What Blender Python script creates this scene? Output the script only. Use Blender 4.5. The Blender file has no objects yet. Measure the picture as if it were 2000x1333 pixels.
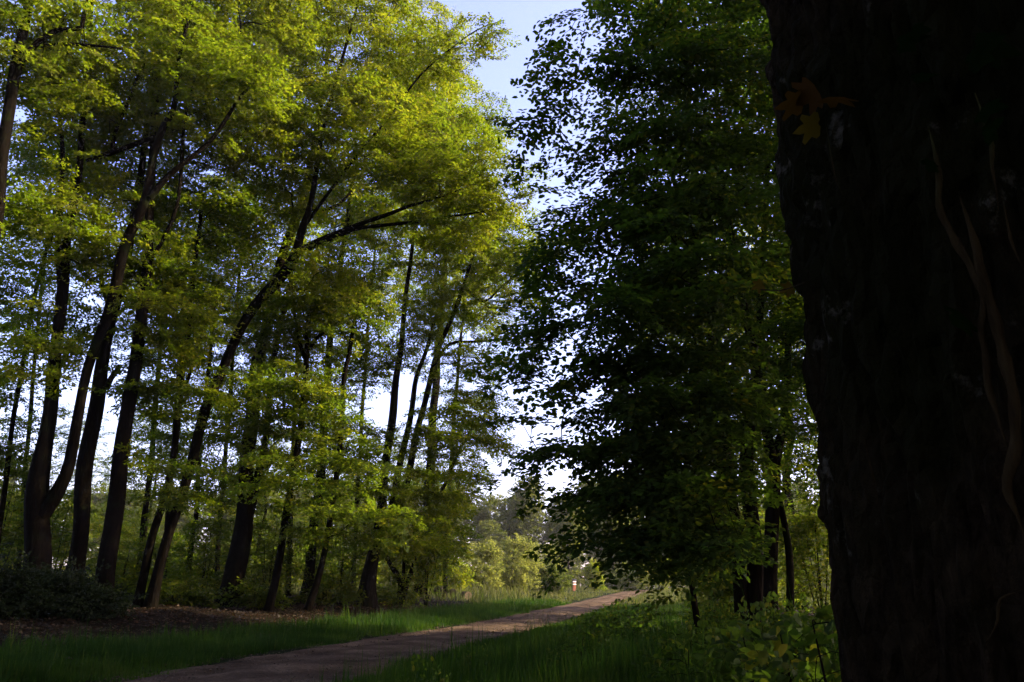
import bpy, math
import numpy as np
from mathutils import Vector

# ------------------------------------------------------------------ camera, sky, sun, exposure
scene = bpy.context.scene
COL = scene.collection
PITCH = math.radians(17.53)
FPX = 2000 * 18.0 / 23.5
CAMZ = 1.1
cam_data = bpy.data.cameras.new("camera")
cam_data.lens = 18.0
cam_data.sensor_width = 23.5
cam_data.clip_start = 0.05
cam_data.clip_end = 3000
cam = bpy.data.objects.new("camera", cam_data)
cam.location = (0, 0, CAMZ)
cam.rotation_euler = (math.pi / 2 + PITCH, 0, 0)
COL.objects.link(cam)
scene.camera = cam

SUN_AZ = math.radians(89)      # clockwise from straight ahead, to the right
SUN_EL = math.radians(30)
world = bpy.data.worlds.new("World")
scene.world = world
world.use_nodes = True
wn = world.node_tree
for n in list(wn.nodes):
    wn.nodes.remove(n)
sky = wn.nodes.new("ShaderNodeTexSky")
sky.sky_type = 'NISHITA'
sky.sun_disc = False
sky.sun_elevation = SUN_EL
sky.sun_rotation = SUN_AZ
sky.air_density = 1.0
sky.dust_density = 2.0
sky.ozone_density = 2.6
bg = wn.nodes.new("ShaderNodeBackground")
bg.inputs["Strength"].default_value = 0.15
wo = wn.nodes.new("ShaderNodeOutputWorld")
wb = wn.nodes.new("ShaderNodeMix")          # white balance of the daylight
wb.data_type = 'RGBA'
wb.blend_type = 'MULTIPLY'
wb.inputs["Factor"].default_value = 1.0
wb.inputs["B"].default_value = (1.15, 0.875, 1.0, 1)
wn.links.new(sky.outputs[0], wb.inputs["A"])
wn.links.new(wb.outputs["Result"], bg.inputs[0])
wn.links.new(bg.outputs[0], wo.inputs[0])

sun_data = bpy.data.lights.new("sun", 'SUN')
sun_data.energy = 5.0
sun_data.angle = math.radians(0.53)
sun_data.color = (1.0, 0.86, 0.62)
sun = bpy.data.objects.new("sun", sun_data)
sdir = Vector((math.cos(SUN_EL) * math.sin(SUN_AZ), math.cos(SUN_EL) * math.cos(SUN_AZ), math.sin(SUN_EL)))
sun.rotation_euler = sdir.to_track_quat('Z', 'Y').to_euler()
sun.location = (60, 20, 40)
COL.objects.link(sun)

vs = scene.view_settings
vs.view_transform = 'Standard'
vs.look = 'None'
vs.exposure = 2.05
vs.gamma = 1.0
vs.use_curve_mapping = False
scene.render.engine = 'CYCLES'
cy = scene.cycles
cy.use_denoising = True
cy.denoiser = 'OPENIMAGEDENOISE'
cy.max_bounces = 5
cy.diffuse_bounces = 3
cy.glossy_bounces = 2
cy.transmission_bounces = 4
cy.volume_bounces = 0
cy.sample_clamp_indirect = 6
cy.use_adaptive_sampling = True
cy.adaptive_threshold = 0.02

# ------------------------------------------------------------------ helpers
RNG = np.random.default_rng(20240511)
SP, CP = math.sin(PITCH), math.cos(PITCH)


def U(px, py, D):
    """World point seen at photo pixel (px, py) of the 2000 x 1333 picture, D metres ahead."""
    v = 666.5 - py
    fwd = FPX * CP - v * SP
    up = FPX * SP + v * CP
    return np.array([(px - 1000.0) * D / fwd, D, CAMZ + up * D / fwd])


def px2m(px, py, D):
    v = 666.5 - py
    return px * D / (FPX * CP - v * SP)


def smooth(a, b, x):
    t = np.clip((x - a) / (b - a), 0, 1)
    return t * t * (3 - 2 * t)


def _hash(ix, iy, iz):
    h = (ix * 374761393 + iy * 668265263 + iz * 2147483647 + 1274126177) & 0xFFFFFFFF
    h = ((h ^ (h >> 13)) * 1274126177) & 0xFFFFFFFF
    return ((h ^ (h >> 16)) & 0xFFFF) / 65535.0


def vnoise(x, y, z=0.0):
    x, y, z = np.broadcast_arrays(np.asarray(x, float), np.asarray(y, float), np.asarray(z, float))
    ix, iy, iz = np.floor(x).astype(np.int64), np.floor(y).astype(np.int64), np.floor(z).astype(np.int64)
    fx, fy, fz = x - ix, y - iy, z - iz
    fx, fy, fz = fx * fx * (3 - 2 * fx), fy * fy * (3 - 2 * fy), fz * fz * (3 - 2 * fz)
    r = 0
    for dx in (0, 1):
        for dy in (0, 1):
            for dz in (0, 1):
                w = (fx if dx else 1 - fx) * (fy if dy else 1 - fy) * (fz if dz else 1 - fz)
                r = r + w * _hash(ix + dx, iy + dy, iz + dz)
    return r


def fbm(x, y, z=0.0, o=3):
    s, a = 0, 0.5
    for k in range(o):
        s = s + a * vnoise(np.asarray(x) * 2 ** k, np.asarray(y) * 2 ** k, np.asarray(z) * 2 ** k)
        a *= 0.5
    return s


def make_mesh(name, verts, faces, smooth_shade=False, attrs=None):
    """faces: list of (n, k) index arrays."""
    me = bpy.data.meshes.new(name)
    verts = np.asarray(verts, np.float32)
    faces = [np.asarray(f, np.int32) for f in faces if len(f)]
    me.vertices.add(len(verts))
    me.vertices.foreach_set("co", verts.ravel())
    nl = sum(f.size for f in faces)
    nf = sum(len(f) for f in faces)
    me.loops.add(nl)
    me.loops.foreach_set("vertex_index", np.concatenate([f.ravel() for f in faces]))
    me.polygons.add(nf)
    tot = np.concatenate([np.full(len(f), f.shape[1], np.int32) for f in faces])
    start = np.concatenate([[0], np.cumsum(tot)[:-1]]).astype(np.int32)
    me.polygons.foreach_set("loop_start", start)
    if smooth_shade:
        me.polygons.foreach_set("use_smooth", np.ones(nf, bool))
    for an, (dom, vals) in (attrs or {}).items():
        a = me.attributes.new(an, 'FLOAT', dom)
        a.data.foreach_set("value", np.asarray(vals, np.float32))
    me.update(calc_edges=True)
    return me


def obj(name, me, mat, parent=None, loc=None):
    o = bpy.data.objects.new(name, me)
    COL.objects.link(o)
    if mat is not None and me is not None and not me.materials:
        me.materials.append(mat)
    if parent is not None:
        o.parent = parent
    if loc is not None:
        o.location = loc
    return o


def empty(name, loc=(0, 0, 0)):
    o = bpy.data.objects.new(name, None)
    o.empty_display_size = 0.3
    COL.objects.link(o)
    o.location = loc
    return o


def tag(o, label=None, cat=None, group=None, kind=None):
    if label:
        o["label"] = label
    if cat:
        o["category"] = cat
    if group:
        o["group"] = group
    if kind:
        o["kind"] = kind
    return o


def copy_tree(o, parent=None):
    c = o.copy()
    COL.objects.link(c)
    if parent is not None:
        c.parent = parent
    for ch in list(o.children):
        copy_tree(ch, c)
    return c


class MB:
    """Collects tubes, boxes and quads into one mesh."""

    def __init__(self):
        self.v, self.q, self.t, self.n = [], [], [], 0

    def add(self, v, q=None, t=None):
        v = np.asarray(v, float).reshape(-1, 3)
        if q is not None and len(q):
            self.q.append(np.asarray(q, int).reshape(-1, 4) + self.n)
        if t is not None and len(t):
            self.t.append(np.asarray(t, int).reshape(-1, 3) + self.n)
        self.v.append(v)
        self.n += len(v)

    def tube(self, pts, rad, sides, cap=True):
        pts = np.asarray(pts, float)
        k = len(pts)
        rad = np.broadcast_to(np.asarray(rad, float), (k,))
        tan = np.gradient(pts, axis=0)
        tan /= np.linalg.norm(tan, axis=1, keepdims=True) + 1e-9
        ref = np.array([0, 0, 1.0]) if abs(tan[:, 2]).mean() < 0.6 else np.array([1.0, 0.15, 0])
        u = np.cross(tan, ref)
        u /= np.linalg.norm(u, axis=1, keepdims=True) + 1e-9
        w = np.cross(tan, u)
        a = np.arange(sides) * 2 * math.pi / sides
        ring = (np.cos(a)[None, :, None] * u[:, None, :] + np.sin(a)[None, :, None] * w[:, None, :])
        if isinstance(cap, np.ndarray):          # per ring / side radius factor
            ring = ring * cap[:, :, None]
        v = pts[:, None, :] + ring * rad[:, None, None]
        i = np.arange(k - 1)[:, None] * sides + np.arange(sides)[None, :]
        j = np.arange(k - 1)[:, None] * sides + (np.arange(sides)[None, :] + 1) % sides
        q = np.stack([i, j, j + sides, i + sides], -1).reshape(-1, 4)
        self.add(v.reshape(-1, 3), q)
        if cap is not False:
            b = self.n
            self.v.append(pts[-1:])
            s = b - sides
            self.t.append(np.stack([np.arange(sides) + s, (np.arange(sides) + 1) % sides + s, np.full(sides, b)], -1))
            self.n += 1

    def box(self, c, s):
        c, s = np.asarray(c, float), np.asarray(s, float) / 2
        v = np.array([[x, y, z] for x in (-1, 1) for y in (-1, 1) for z in (-1, 1)]) * s + c
        self.add(v, [[0, 1, 3, 2], [4, 6, 7, 5], [0, 4, 5, 1], [2, 3, 7, 6], [0, 2, 6, 4], [1, 5, 7, 3]])

    def mesh(self, name, smooth_shade=True):
        f = []
        if self.q:
            f.append(np.concatenate(self.q))
        if self.t:
            f.append(np.concatenate(self.t))
        return make_mesh(name, np.concatenate(self.v), f, smooth_shade)


def catmull(p, step):
    p = np.asarray(p, float)
    if len(p) < 3:
        n = max(2, int(np.linalg.norm(p[-1] - p[0]) / step) + 1)
        return p[0] + (p[-1] - p[0]) * np.linspace(0, 1, n)[:, None]
    e = np.vstack([2 * p[0] - p[1], p, 2 * p[-1] - p[-2]])
    out = []
    for i in range(len(p) - 1):
        a, b, c, d = e[i:i + 4]
        n = max(1, int(round(np.linalg.norm(c - b) / step)))
        t = (np.arange(n) / n)[:, None]
        out.append(0.5 * (2 * b + (c - a) * t + (2 * a - 5 * b + 4 * c - d) * t ** 2 + (3 * b - a - 3 * c + d) * t ** 3))
    out.append(p[-1:])
    return np.vstack(out)


# ------------------------------------------------------------------ materials
def new_mat(name):
    m = bpy.data.materials.new(name)
    m.use_nodes = True
    nt = m.node_tree
    for n in list(nt.nodes):
        nt.nodes.remove(n)
    out = nt.nodes.new("ShaderNodeOutputMaterial")
    return m, nt, out


def ramp(nt, stops):
    r = nt.nodes.new("ShaderNodeValToRGB")
    el = r.color_ramp.elements
    while len(el) > 1:
        el.remove(el[-1])
    el[0].position, el[0].color = stops[0][0], (*stops[0][1], 1)
    for p, c in stops[1:]:
        e = el.new(p)
        e.color = (*c, 1)
    return r


def leaf_mat(name, refl, trans, mix=0.45, rough=0.6, spec=0.06):
    """refl / trans: colour stops over the per-leaf tint."""
    m, nt, out = new_mat(name)
    L = nt.links
    at = nt.nodes.new("ShaderNodeAttribute")
    at.attribute_name = "tint"
    r1, r2 = ramp(nt, refl), ramp(nt, trans)
    L.new(at.outputs["Fac"], r1.inputs[0])
    L.new(at.outputs["Fac"], r2.inputs[0])
    p = nt.nodes.new("ShaderNodeBsdfPrincipled")
    p.inputs["Roughness"].default_value = rough
    p.inputs["Specular IOR Level"].default_value = spec
    t = nt.nodes.new("ShaderNodeBsdfTranslucent")
    mx = nt.nodes.new("ShaderNodeMixShader")
    mx.inputs[0].default_value = mix
    L.new(r1.outputs[0], p.inputs["Base Color"])
    L.new(r2.outputs[0], t.inputs["Color"])
    L.new(p.outputs[0], mx.inputs[1])
    L.new(t.outputs[0], mx.inputs[2])
    L.new(mx.outputs[0], out.inputs[0])
    return m


def bark_mat(name, dark, light, moss=(0.03, 0.045, 0.012), moss_at=0.62, scale=6.0, bump=0.5, stretch=0.22, lichen=None):
    m, nt, out = new_mat(name)
    L = nt.links
    tc = nt.nodes.new("ShaderNodeTexCoord")
    mp = nt.nodes.new("ShaderNodeMapping")
    mp.inputs["Scale"].default_value = (scale, scale, scale * stretch)
    n1 = nt.nodes.new("ShaderNodeTexNoise")
    n1.inputs["Scale"].default_value = 3.0
    n1.inputs["Detail"].default_value = 6
    n1.inputs["Roughness"].default_value = 0.65
    v = nt.nodes.new("ShaderNodeTexVoronoi")
    v.inputs["Scale"].default_value = 2.2
    v.feature = 'DISTANCE_TO_EDGE'
    n2 = nt.nodes.new("ShaderNodeTexNoise")
    n2.inputs["Scale"].default_value = 1.3
    n2.inputs["Detail"].default_value = 5
    L.new(tc.outputs["Object"], mp.inputs[0])
    L.new(mp.outputs[0], n1.inputs[0])
    L.new(mp.outputs[0], v.inputs[0])
    L.new(tc.outputs["Object"], n2.inputs[0])
    r = ramp(nt, [(0.3, dark), (0.7, light)])
    L.new(n1.outputs[0], r.inputs[0])
    mr = ramp(nt, [(moss_at - 0.05, (0, 0, 0)), (moss_at + 0.08, (1, 1, 1))])
    L.new(n2.outputs[0], mr.inputs[0])
    mc = nt.nodes.new("ShaderNodeMix")
    mc.data_type = 'RGBA'
    L.new(mr.outputs[0], mc.inputs["Factor"])
    L.new(r.outputs[0], mc.inputs["A"])
    mc.inputs["B"].default_value = (*moss, 1)
    p = nt.nodes.new("ShaderNodeBsdfPrincipled")
    p.inputs["Roughness"].default_value = 0.9
    p.inputs["Specular IOR Level"].default_value = 0.02
    if lichen:                                         # pale crusty flecks
        n4 = nt.nodes.new("ShaderNodeTexNoise")
        n4.inputs["Scale"].default_value = 7.0
        n4.inputs["Detail"].default_value = 7
        n4.inputs["Roughness"].default_value = 0.72
        L.new(tc.outputs["Object"], n4.inputs[0])
        lr = ramp(nt, [(0.60, (0, 0, 0)), (0.66, (1, 1, 1))])
        L.new(n4.outputs[0], lr.inputs[0])
        ml = nt.nodes.new("ShaderNodeMix")
        ml.data_type = 'RGBA'
        L.new(lr.outputs[0], ml.inputs["Factor"])
        L.new(mc.outputs["Result"], ml.inputs["A"])
        ml.inputs["B"].default_value = (*lichen, 1)
        mc = ml
    L.new(mc.outputs["Result"], p.inputs["Base Color"])
    ad = nt.nodes.new("ShaderNodeMath")
    ad.operation = 'MULTIPLY_ADD'
    L.new(v.outputs["Distance"], ad.inputs[0])
    ad.inputs[1].default_value = 1.5
    L.new(n1.outputs[0], ad.inputs[2])
    b = nt.nodes.new("ShaderNodeBump")
    b.inputs["Strength"].default_value = bump
    b.inputs["Distance"].default_value = 0.04
    L.new(ad.outputs[0], b.inputs["Height"])
    L.new(b.outputs[0], p.inputs["Normal"])
    L.new(p.outputs[0], out.inputs[0])
    return m


def plain_mat(name, c1, c2, scale=8.0, rough=0.85, bump=0.2):
    m, nt, out = new_mat(name)
    L = nt.links
    tc = nt.nodes.new("ShaderNodeTexCoord")
    n = nt.nodes.new("ShaderNodeTexNoise")
    n.inputs["Scale"].default_value = scale
    n.inputs["Detail"].default_value = 5
    L.new(tc.outputs["Object"], n.inputs[0])
    r = ramp(nt, [(0.3, c1), (0.7, c2)])
    L.new(n.outputs[0], r.inputs[0])
    p = nt.nodes.new("ShaderNodeBsdfPrincipled")
    p.inputs["Roughness"].default_value = rough
    p.inputs["Specular IOR Level"].default_value = 0.05
    L.new(r.outputs[0], p.inputs["Base Color"])
    b = nt.nodes.new("ShaderNodeBump")
    b.inputs["Strength"].default_value = bump
    b.inputs["Distance"].default_value = 0.01
    L.new(n.outputs[0], b.inputs["Height"])
    L.new(b.outputs[0], p.inputs["Normal"])
    L.new(p.outputs[0], out.inputs[0])
    return m


# spring-yellow crowns, greener understorey, dark hornbeam, far trees
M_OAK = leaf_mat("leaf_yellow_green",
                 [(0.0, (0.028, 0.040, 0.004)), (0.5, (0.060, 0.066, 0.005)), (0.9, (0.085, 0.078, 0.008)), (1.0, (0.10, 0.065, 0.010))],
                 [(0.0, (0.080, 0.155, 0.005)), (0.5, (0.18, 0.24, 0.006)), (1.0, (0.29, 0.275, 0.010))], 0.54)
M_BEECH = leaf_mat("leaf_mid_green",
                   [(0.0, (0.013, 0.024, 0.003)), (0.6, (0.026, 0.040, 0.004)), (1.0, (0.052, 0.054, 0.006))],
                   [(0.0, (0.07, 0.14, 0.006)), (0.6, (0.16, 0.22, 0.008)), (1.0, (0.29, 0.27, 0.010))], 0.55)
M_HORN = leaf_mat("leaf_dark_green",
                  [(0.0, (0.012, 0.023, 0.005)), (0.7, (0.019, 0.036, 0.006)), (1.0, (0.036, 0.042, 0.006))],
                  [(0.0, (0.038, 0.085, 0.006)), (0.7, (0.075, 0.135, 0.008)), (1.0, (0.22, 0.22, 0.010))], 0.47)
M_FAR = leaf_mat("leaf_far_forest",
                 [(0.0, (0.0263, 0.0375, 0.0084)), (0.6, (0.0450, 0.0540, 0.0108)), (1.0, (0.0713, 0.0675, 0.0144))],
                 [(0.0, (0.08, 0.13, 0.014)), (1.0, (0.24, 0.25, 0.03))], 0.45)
M_WILLOW = leaf_mat("leaf_pale_willow",
                    [(0.0, (0.0480, 0.0624, 0.0196)), (1.0, (0.0960, 0.0960, 0.0280))],
                    [(0.0, (0.15, 0.20, 0.03)), (1.0, (0.34, 0.35, 0.05))], 0.5)
M_BUSH = leaf_mat("leaf_bush_green",
                  [(0.0, (0.0144, 0.0216, 0.0058)), (1.0, (0.0312, 0.0384, 0.0086))],
                  [(0.0, (0.07, 0.12, 0.012)), (1.0, (0.17, 0.20, 0.02))], 0.42)
M_EVER = leaf_mat("leaf_dark_evergreen",
                  [(0.0, (0.0050, 0.0090, 0.0030)), (1.0, (0.0110, 0.0170, 0.0050))],
                  [(0.0, (0.015, 0.03, 0.004)), (1.0, (0.03, 0.05, 0.006))], 0.25, 0.7, 0.08)
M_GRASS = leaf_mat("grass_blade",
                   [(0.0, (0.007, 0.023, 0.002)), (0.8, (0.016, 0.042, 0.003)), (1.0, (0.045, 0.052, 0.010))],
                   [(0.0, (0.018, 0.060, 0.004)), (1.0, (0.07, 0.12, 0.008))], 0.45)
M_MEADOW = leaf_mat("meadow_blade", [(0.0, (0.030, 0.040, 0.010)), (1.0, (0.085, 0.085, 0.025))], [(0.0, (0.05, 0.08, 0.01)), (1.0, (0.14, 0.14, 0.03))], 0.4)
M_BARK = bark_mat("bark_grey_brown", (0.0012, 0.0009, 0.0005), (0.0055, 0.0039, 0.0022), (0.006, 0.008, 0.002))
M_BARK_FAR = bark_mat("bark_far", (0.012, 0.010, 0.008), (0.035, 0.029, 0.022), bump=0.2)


# ------------------------------------------------------------------ terrain
PATH_Y = np.array([-40, -8, 3, 10.5, 14, 20, 28, 40, 60, 80, 100, 125, 160.0])
PATH_X = np.array([-10, -6.2, -4.5, -3.5, -2.97, -1.75, 0.35, 3.2, 7.6, 11.8, 17.0, 26, 42.0])
PATH_W = np.array([3.5, 3.5, 3.4, 3.4, 3.3, 3.15, 2.9, 2.7, 2.6, 2.6, 2.6, 2.6, 2.6])
PZ_Y = np.array([-50, 22, 30, 40, 60, 80, 100, 130, 1000.0])
PZ_Z = np.array([0, 0, 0.09, 0.25, 0.55, 0.81, 0.98, 1.05, 1.05])


def path_c(y):
    return np.interp(y, PATH_Y, PATH_X)


def path_z(y):
    return np.interp(y, PZ_Y, PZ_Z)


def gh(x, y):
    x, y = np.asarray(x, float), np.asarray(y, float)
    c, hw = path_c(y), np.interp(y, PATH_Y, PATH_W) / 2
    dl, dr = (c - hw) - x, x - (c + hw)
    fade = 1 - 0.65 * smooth(45, 90, y)
    b = 0.60 * smooth(0.2, 9, dl) * fade + (0.28 - 0.22 * smooth(11, 20, y)) * smooth(0.2, 4, dr) * fade
    nz = (fbm(x * 0.35 + 7, y * 0.35 + 3) - 0.44) * 0.28 + (fbm(x * 1.7, y * 1.7 + 9) - 0.44) * 0.10
    off = np.clip(np.maximum(dl, dr) / 1.2, 0, 1)
    return path_z(y) + b + nz * off - 0.035 * (1 - np.clip((np.maximum(dl, dr) + 0.25) / 0.5, 0, 1))


def axis(fine0, fine1, step, far):
    a = list(np.arange(fine0, fine1 + 1e-6, step))
    s = step
    x = fine1
    while x < far:
        s *= 1.18
        x += s
        a.append(x)
    s, x = step, fine0
    while x > -far:
        s *= 1.18
        x -= s
        a.insert(0, x)
    return np.array(a)


gx, gy = axis(-16, 16, 0.3, 500), axis(4, 46, 0.3, 500)
GX, GY = np.meshgrid(gx, gy)
GZ = gh(GX, GY)
nx, ny = len(gx), len(gy)
I = (np.arange(ny - 1)[:, None] * nx + np.arange(nx - 1)[None, :]).ravel()
gc = path_c(GY)
ghw = np.interp(GY, PATH_Y, PATH_W) / 2
gdl = (gc - ghw) - GX
gdr = GX - (gc + ghw)
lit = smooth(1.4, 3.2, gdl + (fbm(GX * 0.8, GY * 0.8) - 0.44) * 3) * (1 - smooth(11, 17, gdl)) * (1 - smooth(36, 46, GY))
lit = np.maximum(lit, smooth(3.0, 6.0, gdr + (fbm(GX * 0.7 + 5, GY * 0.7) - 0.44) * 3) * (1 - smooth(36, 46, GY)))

m_ground, nt, out = new_mat("forest_floor")
L = nt.links
tc = nt.nodes.new("ShaderNodeTexCoord")
na = nt.nodes.new("ShaderNodeTexNoise")
na.inputs["Scale"].default_value = 9
na.inputs["Detail"].default_value = 8
na.inputs["Roughness"].default_value = 0.7
L.new(tc.outputs["Object"], na.inputs[0])
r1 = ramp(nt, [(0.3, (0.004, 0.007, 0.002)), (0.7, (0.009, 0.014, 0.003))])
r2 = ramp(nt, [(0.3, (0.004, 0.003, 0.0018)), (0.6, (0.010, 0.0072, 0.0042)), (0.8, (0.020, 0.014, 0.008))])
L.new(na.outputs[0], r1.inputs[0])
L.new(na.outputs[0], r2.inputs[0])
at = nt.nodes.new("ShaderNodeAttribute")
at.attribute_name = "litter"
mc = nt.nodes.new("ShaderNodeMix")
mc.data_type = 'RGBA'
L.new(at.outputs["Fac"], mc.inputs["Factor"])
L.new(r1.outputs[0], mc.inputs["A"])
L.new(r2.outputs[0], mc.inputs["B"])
p = nt.nodes.new("ShaderNodeBsdfPrincipled")
p.inputs["Roughness"].default_value = 0.95
p.inputs["Specular IOR Level"].default_value = 0.02
L.new(mc.outputs["Result"], p.inputs["Base Color"])
b = nt.nodes.new("ShaderNodeBump")
b.inputs["Strength"].default_value = 0.8
b.inputs["Distance"].default_value = 0.05
L.new(na.outputs[0], b.inputs["Height"])
L.new(b.outputs[0], p.inputs["Normal"])
L.new(p.outputs[0], out.inputs[0])
me = make_mesh("ground", np.stack([GX, GY, GZ], -1).reshape(-1, 3),
               [np.stack([I, I + 1, I + nx + 1, I + nx], -1)], True, {"litter": ('POINT', lit.ravel())})
tag(obj("ground", me, m_ground), kind="structure")

# path: a worn gravel track with its own relief, edges uneven
m_path, nt, out = new_mat("gravel_path")
L = nt.links
tc = nt.nodes.new("ShaderNodeTexCoord")
n1 = nt.nodes.new("ShaderNodeTexNoise")
n1.inputs["Scale"].default_value = 1.1
n1.inputs["Detail"].default_value = 6
n2 = nt.nodes.new("ShaderNodeTexVoronoi")
n2.inputs["Scale"].default_value = 28
n3 = nt.nodes.new("ShaderNodeTexNoise")
n3.inputs["Scale"].default_value = 60
n3.inputs["Detail"].default_value = 4
for q in (n1, n2, n3):
    L.new(tc.outputs["Object"], q.inputs["Vector"])
r1 = ramp(nt, [(0.3, (0.028, 0.0190, 0.0120)), (0.5, (0.062, 0.0430, 0.0280)), (0.72, (0.115, 0.083, 0.056))])
L.new(n1.outputs[0], r1.inputs[0])
r2 = ramp(nt, [(0.0, (0.62, 0.60, 0.58)), (1.0, (1.25, 1.22, 1.18))])
L.new(n2.outputs["Color"], r2.inputs[0])
mu = nt.nodes.new("ShaderNodeMix")
mu.data_type = 'RGBA'
mu.blend_type = 'MULTIPLY'
mu.inputs["Factor"].default_value = 1.0
L.new(r1.outputs[0], mu.inputs["A"])
L.new(r2.outputs[0], mu.inputs["B"])
p = nt.nodes.new("ShaderNodeBsdfPrincipled")
p.inputs["Roughness"].default_value = 0.9
p.inputs["Specular IOR Level"].default_value = 0.02
L.new(mu.outputs["Result"], p.inputs["Base Color"])
ad = nt.nodes.new("ShaderNodeMath")
ad.operation = 'ADD'
L.new(n2.outputs["Distance"], ad.inputs[0])
L.new(n3.outputs[0], ad.inputs[1])
b = nt.nodes.new("ShaderNodeBump")
b.inputs["Strength"].default_value = 0.9
b.inputs["Distance"].default_value = 0.02
L.new(ad.outputs[0], b.inputs["Height"])
L.new(b.outputs[0], p.inputs["Normal"])
L.new(p.outputs[0], out.inputs[0])
py_ = np.concatenate([np.arange(-30, 6, 0.5), np.arange(6, 45, 0.14), np.arange(45, 160, 0.6)])
pu = np.linspace(-1, 1, 41)
PYm, PUm = np.meshgrid(py_, pu, indexing='ij')
hw = np.interp(PYm, PATH_Y, PATH_W) / 2 + (fbm(PYm * 0.9, np.sign(PUm) * 5) - 0.44) * 0.55
PXm = path_c(PYm) + PUm * hw
rut = -0.03 * (np.exp(-((PUm - 0.45) / 0.16) ** 2) + np.exp(-((PUm + 0.45) / 0.16) ** 2)) + 0.035 * (1 - PUm ** 2)
PZm = path_z(PYm) + 0.004 + rut + (fbm(PXm * 2.2, PYm * 2.2) - 0.44) * 0.05 + (fbm(PXm * 9, PYm * 9) - 0.44) * 0.025 - 0.05 * np.abs(PUm) ** 8
n_u = len(pu)
I = (np.arange(len(py_) - 1)[:, None] * n_u + np.arange(n_u - 1)[None, :]).ravel()
me = make_mesh("path", np.stack([PXm, PYm, PZm], -1).reshape(-1, 3), [np.stack([I, I + 1, I + n_u + 1, I + n_u], -1)], True)
tag(obj("path", me, m_path), kind="structure")

# ------------------------------------------------------------------ tree generator
SHAPES = {
    'tri': (np.array([[0, 0, 0], [0.62, 0.5, 0.05], [1.0, -0.18, -0.08]]), None, np.array([[0, 1, 2]])),
    'kite': (np.array([[0, 0, 0], [0.48, -0.42, 0.10], [1.0, 0, -0.05], [0.48, 0.42, 0.10]]), None, np.array([[0, 1, 2], [0, 2, 3]])),
    'oval': (np.array([[0, 0, 0], [0.28, -0.40, 0.09], [0.70, -0.36, 0.06], [1.0, 0, -0.10], [0.70, 0.36, 0.06], [0.28, 0.40, 0.09]]),
             None, np.array([[0, 1, 2], [0, 2, 3], [0, 3, 4], [0, 4, 5]])),
}


def spray_template(rng, n_leaves, length=1.0, flat=0.8):
    """Leaf bases and frames of one planar twig fan, in its own frame (x outwards, z up)."""
    pos, dirs, nrm = [], [], []
    per = 7
    nside = max(2, n_leaves // per)
    for k in range(nside):
        s = (k + 0.6) / nside
        sgn = 1 if k % 2 else -1
        sl = length * (0.50 * (1 - s) + 0.16) * rng.uniform(0.7, 1.2)
        ang = sgn * math.radians(rng.uniform(32, 62))
        base = np.array([s * length, 0, 0.06 * math.sin(s * 5) - 0.10 * s * s])
        d = np.array([math.cos(ang), math.sin(ang), rng.uniform(-0.15, 0.12)])
        for i in range(per):
            t = (i + rng.uniform(0.2, 0.9)) / per
            q = base + d * sl * t + rng.normal(0, 0.025, 3)
            q[2] -= 0.12 * (sl * t) ** 2
            la = ang + (1 if i % 2 else -1) * math.radians(rng.uniform(15, 65))
            ld = np.array([math.cos(la), math.sin(la), rng.uniform(-0.55, 0.15)])
            nn = np.array([0, 0, 1.0]) + rng.normal(0, 1.0 - flat + 0.15, 3)
            pos.append(q)
            dirs.append(ld)
            nrm.append(nn)
    return np.array(pos), np.array(dirs), np.array(nrm)


_TEMPL = {}


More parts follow.
